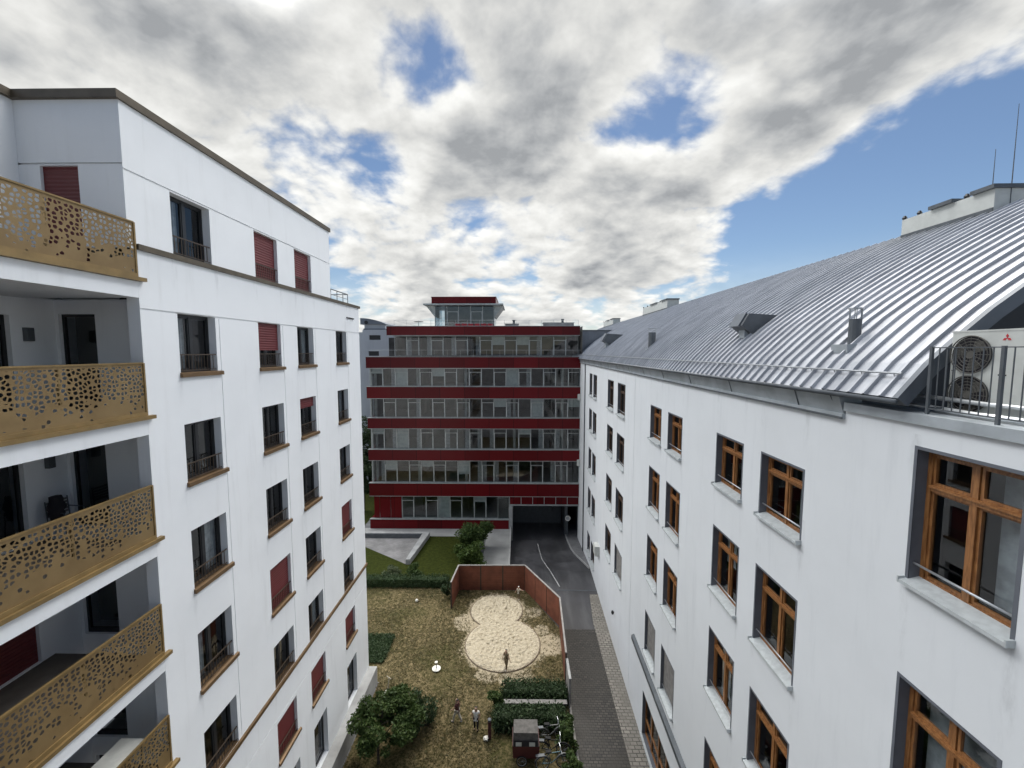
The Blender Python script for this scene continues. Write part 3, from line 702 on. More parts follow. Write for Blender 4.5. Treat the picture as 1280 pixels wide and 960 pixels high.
def right_window(u0, u1, z0, z1, k):
    w = u1 - u0; h = z1 - z0; key = (round(w, 2), round(h, 2), k)
    if key not in RWC:
        D = {}; f = .07; mat = 'wood' if k == 'wood' else 'wood_d'; fx0, fx1 = .17, .25          # depth behind the wall face
        mb = MB()
        def bar(y0, y1, a, b, d=0.): mb.box(fx0 + d, fx1, y0, y1, a, b)
        bar(-w / 2, -w / 2 + f, 0, h); bar(w / 2 - f, w / 2, 0, h); bar(-w / 2 + f, w / 2 - f, 0, f); bar(-w / 2 + f, w / 2 - f, h - f, h)
        tz = h * .70
        bar(-w / 2 + f, w / 2 - f, tz, tz + .09, -.02); mb.box(fx0 - .045, fx0 - .02, -w / 2 + f, w / 2 - f, tz + .055, tz + .08)
        bar(-.045, .045, f, tz, -.012); bar(-.035, .035, tz + .09, h - f)
        for s in (-1, 1):
            a, b = sorted((s * .045, s * (w / 2 - f)))
            for (c, e) in ((f, tz), (tz + .09, h - f)):
                g = .04
                mb.box(fx0 + .02, fx1 - .01, a, a + g, c, e); mb.box(fx0 + .02, fx1 - .01, b - g, b, c, e); mb.box(fx0 + .02, fx1 - .01, a + g, b - g, c, c + g); mb.box(fx0 + .02, fx1 - .01, a + g, b - g, e - g, e)
        D['frame'] = mb.mesh('window', mat)
        mb = MB(); mb.q([(.225, -w / 2 + .05, .05), (.225, w / 2 - .05, .05), (.225, w / 2 - .05, h - .05), (.225, -w / 2 + .05, h - .05)]); D['pane'] = mb.mesh('pane', 'glass', recalc=False)
        mb = MB(); mb.tube([(.07, -w / 2, .27), (.07, w / 2, .27)], .018, 6); D['safety_bar'] = mb.mesh('safety_bar', 'steel', smooth=True)
        mb = MB(); mb.prism([(.2, .03), (.2, .055), (-.11, -.015), (-.115, -.07), (-.10, -.07), (-.09, -.035)], 1, -w / 2 - .05, w / 2 + .05)
        for s in (-1, 1): a = s * (w / 2 + .05); mb.box(-.12, .0, a - .012, a + .012, -.072, .03)
        D['sill'] = mb.mesh('sill', 'sill_r')
        mb = MB(); e = .05; x0, x1 = -.006, .01
        mb.box(x0, x1, -w / 2 - e, -w / 2, -.02, h + e); mb.box(x0, x1, w / 2, w / 2 + e, -.02, h + e); mb.box(x0, x1, -w / 2, w / 2, h, h + e); D['surround'] = mb.mesh('surround', 'reveal')
        if k == 'blind': mb = MB(); mb.box(.12, .14, -w / 2 + .01, w / 2 - .01, .1, h - .01); D['roller_blind'] = mb.mesh('roller_blind', 'cartgrey')
        RWC[key] = D
    D = RWC[key]; o = link('window', D['frame'], rb, (CR, (u0 + u1) / 2, z0))
    for nm in ('pane', 'safety_bar', 'sill', 'surround', 'roller_blind'):
        if nm in D: link(nm, D[nm], o)
    rnd = random.Random(int(u0 * 100 + z0 * 10))
    if k == 'wood' and rnd.random() < .55:
        mb = MB(); a, b = rnd.choice(((-w / 2 + .1, -.12), (.12, w / 2 - .1), (-w / 2 + .1, w / 2 - .1)))
        zz = rnd.choice((.1, h * .45)); mb.q([(.42, a, zz), (.42, b, zz), (.42, b, h - .1), (.42, a, h - .1)]); mb.build('curtain', 'curtain', o, recalc=False)
for w in RW: right_window(*w)
for (u0, u1, z0, z1) in shops[:2]:
    mb = MB(); n = 4
    for k in range(n + 1): y = u0 + (u1 - u0) * k / n; mb.box(CR + .16, CR + .24, y - .05, y + .05, z0, z1)
    mb.box(CR + .17, CR + .235, u0, u1, z0, z0 + .1); mb.box(CR + .17, CR + .235, u0, u1, z1 - .1, z1); mb.box(CR + .165, CR + .238, u0, u1, z0 + .75, z0 + .85)
    o = mb.build('shop_window', 'wood', rb); mb = MB(); mb.q([(CR + .21, u0, z0), (CR + .21, u1, z0), (CR + .21, u1, z1), (CR + .21, u0, z1)]); mb.build('pane', 'glass', o, recalc=False)
    mb = MB(); mb.box(CR - .1, CR + .2, u0 - .03, u1 + .03, z0 - .08, z0 - .002); mb.build('sill', 'sill_r', o)
mb = MB(); mb.prism([(CR + .0, 4.45), (CR - .16, 4.38), (CR - .16, 4.16), (CR, 4.1)], 1, -4, 21.8); mb.build('cornice', 'dgrey', rb)
# roof: swept profile with standing seams
PRO = [(5.90, 19.24), (6.35, 19.80), (6.80, 20.24), (7.25, 20.65), (7.74, 21.03), (8.25, 21.39), (9.0, 21.88), (9.8, 22.36), (10.7, 22.86), (11.6, 23.33), (12.6, 23.80)]
PRO2 = PRO + [(25.2 - x, z) for x, z in PRO[-2::-1]]
U0, U1 = 6.70, 70.
def offs(i, d, P=PRO2):
    a = P[max(i - 1, 0)]; b = P[min(i + 1, len(P) - 1)]; dx, dz = b[0] - a[0], b[1] - a[1]; l = math.hypot(dx, dz); return (P[i][0] - dz / l * d, P[i][1] + dx / l * d)
mb = MB(); sp = .33; n = int((U1 - U0) / sp); prof = []
sec = [(0, 0), (sp - .09, 0), (sp - .085, .06), (sp - .05, .06), (sp - .03, 0)]
us = []
for k in range(n):
    for (du, d) in sec: us.append((U0 + k * sp + du, d))
us.append((U1, 0)); m = len(PRO2)
offc = {d: [offs(i, d) for i in range(m)] for d in (0, .06)}
for (u, d) in us:
    mb.v += [(x, u, z) for x, z in offc[d]]
for a in range(len(us) - 1):
    for i in range(m - 1): mb.f.append((a * m + i, a * m + m + i, a * m + m + i + 1, a * m + i + 1)); mb.mi.append(0)
roof = mb.build('roof', 'roof', rb, recalc=False)
mb = MB()                                             # verge board and underside
T = [offs(i, .035) for i in range(m)]; B = [offs(i, -.17) for i in range(m)]
for i in range(m - 1):
    for u, v in ((U0 - .06, U0 + .04),):
        mb.q([(T[i][0], u, T[i][1]), (T[i + 1][0], u, T[i + 1][1]), (B[i + 1][0], u, B[i + 1][1]), (B[i][0], u, B[i][1])])
        mb.q([(T[i][0], u, T[i][1]), (T[i + 1][0], u, T[i + 1][1]), (T[i + 1][0], v, T[i + 1][1]), (T[i][0], v, T[i][1])])
        mb.q([(B[i][0], u, B[i][1]), (B[i + 1][0], u, B[i + 1][1]), (B[i + 1][0], 8.2, B[i + 1][1]), (B[i][0], 8.2, B[i][1])], 1)
mb.q([(T[0][0], U0 - .06, T[0][1]), (B[0][0], U0 - .06, B[0][1]), (B[0][0], 8.2, B[0][1]), (T[0][0], 8.2, T[0][1])])
mb.build('verge_board', ['fascia', 'navy'], roof, recalc=False)
mb = MB(); gp = [(6.05, 18.9)] + [(x, z - .05) for x, z in PRO2] + [(19.2, 18.9)]; mb.v += [(x, 8.15, z) for x, z in gp]; mb.f.append(tuple(range(len(gp)))); mb.mi.append(0); mb.build('gable', 'navy', roof, recalc=False)
mb = MB(); mb.tube([(5.86, U0 - .05, 19.2), (5.86, 70, 19.2)], .045, 8); mb.build('gutter', 'dgrey', roof, smooth=True)
mb = MB(); mb.q([(5.93, 7.95, 19.2), (5.93, 46, 19.2), (CR - .03, 46, 18.82), (CR - .03, 7.95, 18.82)]); mb.box(CR - .07, CR + .02, 7.93, 46, 18.72, 18.82)
mb.q([(5.93, 7.95, 19.2), (CR + .3, 7.95, 19.2), (CR + .3, 7.95, 18.82), (CR - .03, 7.95, 18.82)])
mb.build('flashing', 'flash', roof, recalc=False)
mb = MB()
for u in [9.2 + k * 2.95 for k in range(12)]: mb.prism([(5.925, 19.2), (5.915, 19.2), (CR - .045, 18.82), (CR - .035, 18.82)], 1, u, u + .03)
mb.box(CR - .076, CR - .05, 7.93, 46, 18.715, 18.76); mb.build('flashing_clip', 'dgrey', roof)
mb = MB(); i1 = 1
mb.tube([(6.10, 6.85, 19.64), (6.10, 46, 19.64)], .02, 6)
k = 7.0
while k < 46: mb.tube([(6.14, k, 19.5), (6.10, k, 19.65)], .012, 4); k += .66
mb.build('snow_guard', 'steel', roof)
# vents, flues and ridge lights
def hatch(u, x, s, nm='roof_vent'):
    i = min(range(len(PRO)), key=lambda q: abs(PRO[q][0] - x)); z = PRO[i][1]; x = PRO[i][0]
    mb = MB(); mb.prism([(x - .15 * s, z - .12), (x - .55 * s, z + .18 * s), (x - .3 * s, z + .62 * s), (x + .75 * s, z + .55 * s)], 1, u, u + .85 * s); o = mb.build(nm, 'dgrey', roof)
    mb = MB(); mb.prism([(x - .62 * s, z + .17 * s), (x - .34 * s, z + .66 * s), (x - .29 * s, z + .66 * s), (x - .56 * s, z + .15 * s)], 1, u + .15 * s, u + .88 * s); mb.build('hood', 'fascia', o)
    mb = MB(); mb.box(x - .35 * s, x - .05 * s, u + .2 * s, u + .6 * s, z - .28 * s, z + .05); mb.build('outlet', 'flash', o)
hatch(13.2, 7.25, .85); hatch(34.6, 7.25, 1.3)
for (u, x, h, r) in ((8.77, 6.8, .5, .11), (22.7, 6.9, .85, .2)):
    z = 20.16; mb = MB(); mb.lathe([(r, -.15), (r, h)], (x, u, z), 12); o = mb.build('flue', 'dgrey', roof, smooth=False)
    mb = MB(); 
    for k in range(6): a = k * math.pi / 3; mb.tube([(x + r * math.cos(a), u + r * math.sin(a), z + h), (x + r * math.cos(a), u + r * math.sin(a), z + h + .2)], .012, 4)
    mb.lathe([(r + .02, 0), (r + .02, .025)], (x, u, z + h + .2), 12); mb.build('cowl', 'steel', o)
    mb = MB(); mb.box(x - .3, x + .22, u - .22, u + .22, z - .2, z - .02); mb.build('collar', 'flash', o)
for (u0, u1, hh, x0) in ((11.45, 14.1, .36, 12.2), (36.2, 43.5, .55, 12.2), (58, 65, .6, 12.2)):
    mb = MB(); mb.box(x0, x0 + 1.0, u0, u1, 23.6, 23.86 + hh); o = mb.build('ridge_light', 'acbody', roof)
    mb = MB(); L = u1 - u0
    for a, b in ((.36, .62), (.8, 1.02)): mb.box(x0 - .1, x0 + 1.0, u1 - L * b, u1 - L * a, 23.86 + hh, 23.96 + hh)
    mb.box(x0 - .02, x0 - .004, u0, u1, 23.55, 23.74); mb.build('solar_panel', 'dgrey', o)
    mb = MB()
    for a in (.01, .2, .72): mb = MB(); mb.lathe([(.04, 0), (.07, .06), (.03, .13)], (x0 + .05, u1 - L * a, 23.86 + hh), 8); mb.build('vent_knob', 'black', o)
for (u, h) in ((11.9, 1.0), (11.45, 1.9)):
    mb = MB(); mb.tube([(12.6, u, 23.8), (12.6, u, 24.4 + h)], [.014, .006], 6); mb.build('antenna', 'dgrey', roof)
# terrace under the roof end
mb = MB(); mb.box(CR + .52, 19.1, -3.9, 8.15, 18.80, 18.92); mb.build('terrace_floor', 'conc_d', rb)
mb = MB(); mb.box(CR - .06, CR + .5, -4, 7.91, 18.935, 19.04); mb.box(CR - .06, CR - .045, -4, 7.91, 18.88, 18.935); mb.build('parapet_cap', 'flash', rb)
mb = MB(); cx = CR + .09; zt, zb = 20.06, 19.12
mb.box(cx - .012, cx + .012, -3, 6.47, zt - .014, zt); mb.box(cx - .01, cx + .01, -3, 6.47, zb, zb + .016)
u = 6.46; k = 0
while u > -3:
    r = .0055
    if k % 8 == 0: mb.box(cx - .018, cx + .018, u - .02, u + .02, 19.0, zt + .01)
    else: mb.box(cx - r, cx + r, u - r, u + r, zb, zt)
    u -= .118; k += 1
for k in range(1, 9): mb.box(cx + k * .11 - .005, cx + k * .11 + .005, 6.452, 6.463, zb, zt)
mb.box(cx, cx + .95, 6.448, 6.466, zt - .014, zt); mb.box(cx, cx + .95, 6.445, 6.467, zb, zb + .03)
mb.build('terrace_railing', 'dgrey', rb)
mb = MB(); mb.tube([(CR - .06, 41.3, 18.8), (CR - .06, 41.3, -1)], .06, 8); mb.build('downpipe', 'dgrey', rb, smooth=True)
mb = MB(); mb.box(CR - .38, CR - .002, 32.3, 33.2, 3.45, 4.25); mb.box(CR - .40, CR - .38, 32.45, 33.05, 3.55, 4.15); mb.build('meter_box', 'acbody', rb)
mb = MB(); mb.lathe([(.05, -.12), (.1, 0), (.06, .12)], (CR - .1, 26.8, 2.35), 10); mb.build('wall_lamp', 'black', rb)

# air conditioner on the terrace
ac = thing('air_conditioner', 'cream twin fan outdoor air conditioner on the roof terrace behind railings', 'air conditioner', (6.685, 5.944, 18.92), rz=R(-91))
mb = MB(); mb.box(-.52, .52, 0, .36, .1, 1.36); mb.box(-.53, .53, -.006, .366, 1.36, 1.385); mb.box(-.45, -.35, .02, .34, 0, .1); mb.box(.35, .45, .02, .34, 0, .1); mb.build('casing', 'acbody', ac)
for zc in (1.03, .44):
    mb = MB(); c = (-.23, -.02, zc); n = 40
    for rr in (.275, .235, .19, .145, .1, .055): mb.tube([(c[0] + rr * math.cos(2 * math.pi * k / n), c[1] - .012, c[2] + rr * math.sin(2 * math.pi * k / n)) for k in range(n)], .009 if rr > .27 else .005, 5, closed=True)
    for k in range(16): a = 2 * math.pi * k / 16; mb.tube([(c[0] + .05 * math.cos(a), c[1] - .01, c[2] + .05 * math.sin(a)), (c[0] + .275 * math.cos(a), c[1] - .01, c[2] + .275 * math.sin(a))], .004, 4)
    o = mb.build('fan_grille', 'fan', ac)
    mb = MB()
    mb.prism([(c[0] + .27 * math.cos(2 * math.pi * k / 32), c[2] + .27 * math.sin(2 * math.pi * k / 32)) for k in range(32)], 1, -.012, -.002); mb.build('fan_recess', 'cl_dark', o)
    mb = MB()
    for q in range(3):
        a0 = q * 2.094 + .4; pts = [(c[0] + r_ * math.cos(a0 + t_), -.016 - .004 * (t_ > .4), c[2] + r_ * math.sin(a0 + t_)) for r_, t_ in ((.05, 0), (.24, -.1), (.25, .5), (.2, .95), (.05, .7))]; mb.q(pts)
    mb.prism([(c[0] + .05 * math.cos(2 * math.pi * k / 16), c[2] + .05 * math.sin(2 * math.pi * k / 16)) for k in range(16)], 1, -.03, -.014); mb.build('fan_blades', 'fan', o, recalc=False)
mb = MB()
for (dx, dz) in ((0, .032), (-.03, -.018), (.03, -.018)):
    s = .03; a = {0: 90, -.03: 210, .03: 330}[dx]
    d = Vector((math.cos(R(a)), math.sin(R(a)))); e = Vector((-d.y, d.x)); c0 = Vector((.2, 1.26)); p = [c0, c0 + d * .03 + e * .017, c0 + d * .06, c0 + d * .03 - e * .017]
    mb.prism([tuple(x) for x in p], 1, -.004, -.0005)
mb.build('emblem', 'redmark', ac)
mb = MB(); mb.box(.13, .23, -.004, -.0005, .74, .76); mb.box(-.50, -.44, -.004, -.0005, .78, .79); mb.build('handle_slot', 'black', ac)
for i, (zz, yy, l, r, lab) in enumerate(((19.26, 6.62, 1.9, .035, 'upper silver lagged pipe running below the air conditioner'), (19.11, 6.5, 1.7, .04, 'lower silver lagged pipe lying on the terrace edge'))):
    mb = MB(); mb.tube([(yy + .1, 7.6, zz), (yy + .03, 6.8, zz + .01), (yy, 5.9, zz - .01), (yy - .02, 7.6 - 2 * l, zz)], r, 10); tag(mb.build('lagged_pipe', 'pipe', smooth=True), lab, 'pipe', 'lagged pipes on the terrace')
mb = MB(); mb.tube([(6.62, 5.42, 18.95), (6.64, 5.38, 19.12), (6.7, 5.25, 19.2), (6.75, 4.3, 19.22)], .022, 8); tag(mb.build('drain_pipe', 'white_pl', smooth=True), 'thin white bent pipe by the terrace railing', 'pipe')

# ------------------------------------------------------------------ red office building
YR = 45.0
red = thing('red_office_building', 'glazed office block with dark red bands and a rooftop pavilion', 'building', (-4.8, 52, 0), frame=0)
XA, XB, YG = -16.65, 7.0, 45.35
BANDS = [(XA, XB, 18.16, 19.37, 0), (XA, XB, 14.81, 16.09, 0), (XA, XB, 11.45, 12.62, 0), (XA, XB, 7.84, 9.06, 0), (XA, XB, 3.78, 5.23, 0), (XA, -.97, 0.0, 1.06, 0), (-14.45, 6.83, 21.75, 22.73, .5)]
for (a, b, z0, z1, dy) in BANDS:
    mb = MB(); mb.box(a, b, YR + dy, YR + dy + .3, z0, z1); mb.box(a, a + .3, YR + dy + .3, 59.7, z0, z1); o = mb.build('spandrel', 'red', red)
    mb = MB(); mb.box(a - .04, b, YR + dy - .07, YR + dy + .36, z1, z1 + .045); mb.box(a - .02, b, YR + dy - .03, YR + dy + .33, z0 - .045, z0); mb.build('trim', 'alu', o)
# slabs, rear walls and interior
mb = MB()
for z0, z1 in ((18.3, 19.3), (14.95, 16.0), (11.6, 12.55), (7.98, 8.98), (3.9, 5.15)): mb.box(XA + .4, XB - .05, YG + .06, 59.5, z0, z1)
mb.box(-14.3, 6.7, YG + 1.3, 59.5, 21.75, 22.6); mb.box(XA + .4, -.9, YG + .06, 59.5, -.2, .98)
mb.build('floor_slab', 'ceil', red)
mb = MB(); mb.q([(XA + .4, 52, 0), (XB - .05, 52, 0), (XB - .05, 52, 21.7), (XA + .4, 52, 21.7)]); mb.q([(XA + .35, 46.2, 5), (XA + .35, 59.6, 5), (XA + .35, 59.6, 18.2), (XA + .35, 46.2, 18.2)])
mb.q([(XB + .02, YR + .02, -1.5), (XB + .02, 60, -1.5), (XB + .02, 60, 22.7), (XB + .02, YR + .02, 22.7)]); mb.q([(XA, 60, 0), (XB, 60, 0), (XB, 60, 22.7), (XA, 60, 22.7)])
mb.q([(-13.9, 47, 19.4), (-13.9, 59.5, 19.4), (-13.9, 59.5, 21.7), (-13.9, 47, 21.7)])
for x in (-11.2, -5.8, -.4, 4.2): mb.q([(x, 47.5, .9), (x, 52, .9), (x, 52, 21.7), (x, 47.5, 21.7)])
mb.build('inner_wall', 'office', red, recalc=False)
mb = MB()
for x in (-16.0, -11.2, -5.8, -.35, 5.0):
    for z0, z1 in ((16.0, 18.3), (12.55, 14.95), (8.98, 11.6), (5.15, 7.98)): mb.lathe([(.16, 0), (.16, z1 - z0)], (x, 46.0, z0), 10)
mb.build('column', 'conc', red)
OW = {}
def office_window(x, w, z0, z1, y, kind, seed):
    rnd = random.Random(seed); h = z1 - z0; key = (round(w, 2), round(h, 2), kind)
    if key not in OW:
        D = {}; f = .035; mb = MB()
        mb.box(-w / 2, -w / 2 + f, -.04, .06, 0, h); mb.box(w / 2 - f, w / 2, -.04, .06, 0, h); mb.box(-w / 2 + f, w / 2 - f, -.03, .05, 0, f); mb.box(-w / 2 + f, w / 2 - f, -.03, .05, h - f, h)
        if kind == 1:
            g = .05; tz = h * .77
            mb.box(-w / 2 + f, w / 2 - f, -.035, .04, tz, tz + .06); mb.box(-w / 2 + f, -w / 2 + f + g, -.035, .04, f, tz); mb.box(w / 2 - f - g, w / 2 - f, -.035, .04, f, tz)
        D['f'] = mb.mesh('window', 'alu'); mb = MB(); mb.q([(-w / 2 + f, .01, f), (w / 2 - f, .01, f), (w / 2 - f, .01, h - f), (-w / 2 + f, .01, h - f)]); D['p'] = mb.mesh('pane', 'glass_g', recalc=False)
        OW[key] = D
    D = OW[key]; o = link('window', D['f'], red, (x, y, z0)); link('pane', D['p'], o)
    r = rnd.random()
    if r < .42:
        zb = h * rnd.choice((.02, .02, .35, .55, .7)); mb = MB()
        if r < .13: mb.q([(-w / 2 + .05, .12, zb), (w / 2 - .05, .12, zb), (w / 2 - .05, .12, h - .04), (-w / 2 + .05, .12, h - .04)]); mb.build('blind', 'blind', o, recalc=False)
        else:
            a = rnd.choice((-1, 1)); n = 8; xs = [a * (w / 2 - .05 - .45 * k / n) for k in range(n + 1)]
            for k in range(n): mb.q([(xs[k], .2 + .05 * (k % 2), .02), (xs[k + 1], .2 + .05 * ((k + 1) % 2), .02), (xs[k + 1], .2 + .05 * ((k + 1) % 2), h - .04), (xs[k], .2 + .05 * (k % 2), h - .04)])
            mb.build('curtain', 'curtain', o, recalc=False)
bw = 1.365; sd = 1
for zi, (z0, z1) in enumerate(((16.15, 18.1), (12.68, 14.75), (9.12, 11.39), (5.29, 7.78))):
    mb = MB(); mb.box(XA + .25, XA + .36, YG - .05, YG + .07, z0, z1); mb.q([(XA + .3, YG + .05, z0), (XA + .3, 46.2, z0), (XA + .3, 46.2, z1), (XA + .3, YG + .05, z1)])
    mb.build('corner_glazing', 'alu', red, recalc=False)
    for k in range(17):
        x = XA + .38 + bw * (k + .5); sd += 1
        office_window(x, bw, z0, z1, YG, (k + zi + 1) % 2, sd * 7 + (3 if zi == 2 and k < 5 else 0))
for k in range(8): office_window(-13.1 + bw * (k + .5), bw, 1.12, 3.72, YG, (k + 1) % 2, 900 + k)
mb = MB(); mb.box(-2.18, -.97, YG - .04, YG + .06, 1.12, 3.72); mb.build('end_glazing', 'glass_g', red)
for k in range(15): office_window(-13.9 + 1.38 * (k + .5), 1.38, 19.5, 21.68, YG + 1.2, k % 2, 1200 + k)
mb = MB()
for x0, x1 in ((-16.25, -15.65), (-15.6, -14.4), (-14.35, -13.15)): mb.box(x0, x1, YG - .03, YG + .06, 1.12, 3.72)
mb.build('red_panel', 'red', red)
mb = MB()
for k in range(6): mb.box(-.85 + k * 1.3, -.85 + k * 1.3 + 1.22, YG - .06, YG + .04, 2.78, 3.70)
mb.build('red_panel', 'red', red); mb = MB(); mb.box(-.95, 7.0, YG - .1, YG + .2, 2.62, 2.72); mb.box(-.95, 7.0, YG - .02, YG + .1, 2.72, 3.72)
for k in range(7): mb.box(-.91 + k * 1.3, -.86 + k * 1.3, YG - .09, YG - .02, 2.72, 3.72)
mb.build('garage_lintel', 'alu', red)
mb = MB(); mb.box(-.97, -.55, YR - .0, YG + 1, -1.5, 2.62); mb.box(-.7, -.55, YG + 1, 57, -1.5, 2.62); mb.build('garage_pier', 'conc', red)
mb = MB(); mb.box(-.5, 5.45, 50.0, 50.1, -1.5, 2.6)
for k in range(11): mb.box(-.5, 5.45, 49.985, 50.0, -1.3 + k * .36, -1.27 + k * .36)
mb.q([(-.6, 45.6, 2.61), (7, 45.6, 2.61), (7, 57, 2.61), (-.6, 57, 2.61)]); mb.box(5.5, 5.8, 46.5, 50, -1.5, 2.6); mb.q([(6.98, 45.4, -1.5), (6.98, 57, -1.5), (6.98, 57, 2.6), (6.98, 45.4, 2.6)]); mb.build('garage_door', 'dgrey', red, recalc=False)
# roof deck, railing and pavilion
mb = MB(); mb.q([(-14.4, YR + .8, 22.6), (6.8, YR + .8, 22.6), (6.8, 60, 22.6), (-14.4, 60, 22.6)]); mb.build('roof_deck', 'conc_d', red, recalc=False)
mb = MB(); zt = 23.42
for k in range(16): x = -13.7 + k * 1.36; mb.tube([(x, 45.9, 22.6), (x, 45.9, zt)], .016, 5)
for z in (zt, 23.1): mb.tube([(-13.7, 45.9, z), (6.7, 45.9, z)], .014, 5)
mb.tube([(-13.7, 45.9, zt), (-13.7, 58, zt)], .014, 5); mb.build('roof_railing', 'steel', red)
mb = MB()
for k in range(17): x = XA + .3 + k * 1.44; mb.tube([(x, YR + .2, 19.43), (x, YR + .2, 20.12)], .012, 5)
mb.tube([(XA + .3, YR + .2, 20.12), (XB - .1, YR + .2, 20.12)], .014, 5); mb.build('terrace_railing', 'steel', red)
s = 48.5 / 45.0
pav = MB(); pav.box(-9.2 * s + .15, -2.5 * s, 48.75, 54, 22.6, 22.75); pav.box(-9.2 * s + .6, -2.5 * s - .3, 53, 53.1, 22.7, 25.3); o = pav.build('pavilion', 'conc_d', red)
mb = MB(); xs = [-9.65, -8.25, -6.9, -5.5, -4.1, -2.75]
for x in xs: mb.box(x - .035, x + .035, 48.48, 48.58, 22.6, 25.25)
for a, b in ((-8.25, -6.9), (-5.5, -4.1)): mb.box(a, b, 48.49, 48.57, 24.55, 24.62); mb.box(a + .04, a + .1, 48.49, 48.57, 22.7, 24.55); mb.box(b - .1, b - .04, 48.49, 48.57, 22.7, 24.55)
mb.box(-9.65, -2.75, 48.49, 48.57, 22.6, 22.68); mb.build('pavilion_frame', 'alu', o)
mb = MB(); mb.q([(-9.65, 48.53, 22.6), (-2.75, 48.53, 22.6), (-2.75, 48.53, 25.2), (-9.65, 48.53, 25.2)]); mb.q([(-9.65, 48.53, 22.6), (-9.65, 53, 22.6), (-9.65, 53, 25.2), (-9.65, 48.53, 25.2)]); mb.q([(-2.75, 48.53, 22.6), (-2.75, 53, 22.6), (-2.75, 53, 25.2), (-2.75, 48.53, 25.2)]); mb.build('pavilion_glass', 'glass_b', o, recalc=False)
mb = MB(); mb.box(-10.8, -1.65, 47.4, 54.2, 25.27, 25.42)
mb.prism([(-10.7, 25.27), (-9.7, 25.27), (-9.7, 24.0)], 1, 48.6, 53); mb.prism([(-1.75, 25.27), (-2.7, 25.27), (-2.7, 24.0)], 1, 48.6, 53); mb.build('pavilion_eaves', 'alu', o)
mb = MB(); mb.box(-9.9, -2.5, 47.8, 53.5, 25.42, 26.15); mb.box(-9.95, -2.45, 47.75, 53.55, 26.15, 26.23); mb.build('pavilion_roof', 'red', o)
mb = MB()
for k in range(6): mb.box(-7.2 + k * .75, -6.6 + k * .75, 47.6, 48.1, 22.61, 23.15)
tag(mb.build('planter_box', 'redmark'), 'row of small red planters along the glazed rooftop pavilion', 'planters')
def roof_unit(x0, x1, y0, y1, h, label):
    t = thing('roof_unit', label, 'roof unit', ((x0 + x1) / 2, (y0 + y1) / 2, 22.6), 'units on the red building roof'); w = (x1 - x0) / 2; d = (y1 - y0) / 2
    mb = MB(); mb.box(-w, w, -d, d, .0, h); mb.build('casing', 'conc', t); mb = MB(); mb.box(-w - .04, w + .04, -d - .04, d + .04, h, h + .06)
    mb.lathe([(.14, 0), (.14, .35), (.2, .37), (.2, .45)], (w * .3, 0, h + .06), 10); mb.build('cowl', 'dgrey', t)
roof_unit(2.9, 6.3, 46.6, 48.2, .55, 'wide pale roof unit at the right end of the red roof'); roof_unit(-1.4, .1, 46.6, 47.6, .42, 'small pale roof unit just right of the pavilion')
t = thing('garden_table', 'small round table on the red building roof left of the pavilion', 'table', (-11.2, 46.8, 22.6)); mb = MB(); mb.lathe([(.55, .7), (.55, .74)], (0, 0, 0), 16); mb.build('tabletop', 'alu', t); mb = MB(); mb.lathe([(.2, 0), (.03, .04), (.03, .7)], (0, 0, 0), 8); mb.build('leg', 'dgrey', t)

# wing that joins the red block to the white house
lk = thing('link_wing', 'narrow pale wing with metal clad top between the red block and white house', 'building', (9, 50, 0), frame=0)
PW = lambda u, v, d: (7.06 + d, u, v)
PF = lambda u, v, d: (u, 46.3 + d, v)
mb = MB(); wh = [(44.4 + 0, 45.5, z, z + 2) for z in (15.8, 12.5, 8.9, 5.2, 1.2)]
mb.box(7.06, 20, 46.3, 62, -1.5, 18.8); mb.build('wall', 'pink_wall', lk)
mb = MB(); mb.box(7.08, 20, 46.25, 62, 18.8, 22.2)
for k in range(20): mb.box(7.1 + k * .4, 7.13 + k * .4, 46.22, 46.25, 18.8, 22.2)
mb.build('cladding', 'cladding', lk); mb = MB(); mb.box(7.03, 20.1, 46.15, 62.1, 22.2, 22.36); mb.build('roof_edge', 'dgrey', lk)
for z in (16.9, 9.6):
    mb = MB(); mb.lathe([(.12, -.35), (.2, -.3), (.2, .3), (.12, .35)], (6.75, 44.8, z - 1.9), 10); tag(mb.build('wall_lantern', 'acbody', smooth=False), {16.9: 'upper pale cylinder lantern at the corner of the red block', 9.6: 'lower pale cylinder lantern at the corner of the red block'}[z], 'lantern')
# convex mirror at the garage mouth
t = thing('traffic_mirror', 'round white rimmed traffic mirror on a pole by the garage mouth', 'mirror', (5.75, 45.9, -1.3))
mb = MB(); mb.tube([(0, 0, 0), (0, 0, 2.7)], .035, 8); mb.build('pole', 'dgrey', t)
mb = MB(); n = 20; mb.tube([(.26 * math.cos(2 * math.pi * k / n), -.06, 2.25 + .26 * math.sin(2 * math.pi * k / n)) for k in range(n)], .05, 6, closed=True); mb.build('rim', 'white_pl', t)
mb = MB(); mb.prism([(.25 * math.cos(2 * math.pi * k / n), 2.25 + .25 * math.sin(2 * math.pi * k / n)) for k in range(n)], 1, -.07, -.04); mb.build('mirror_face', 'steel', t)

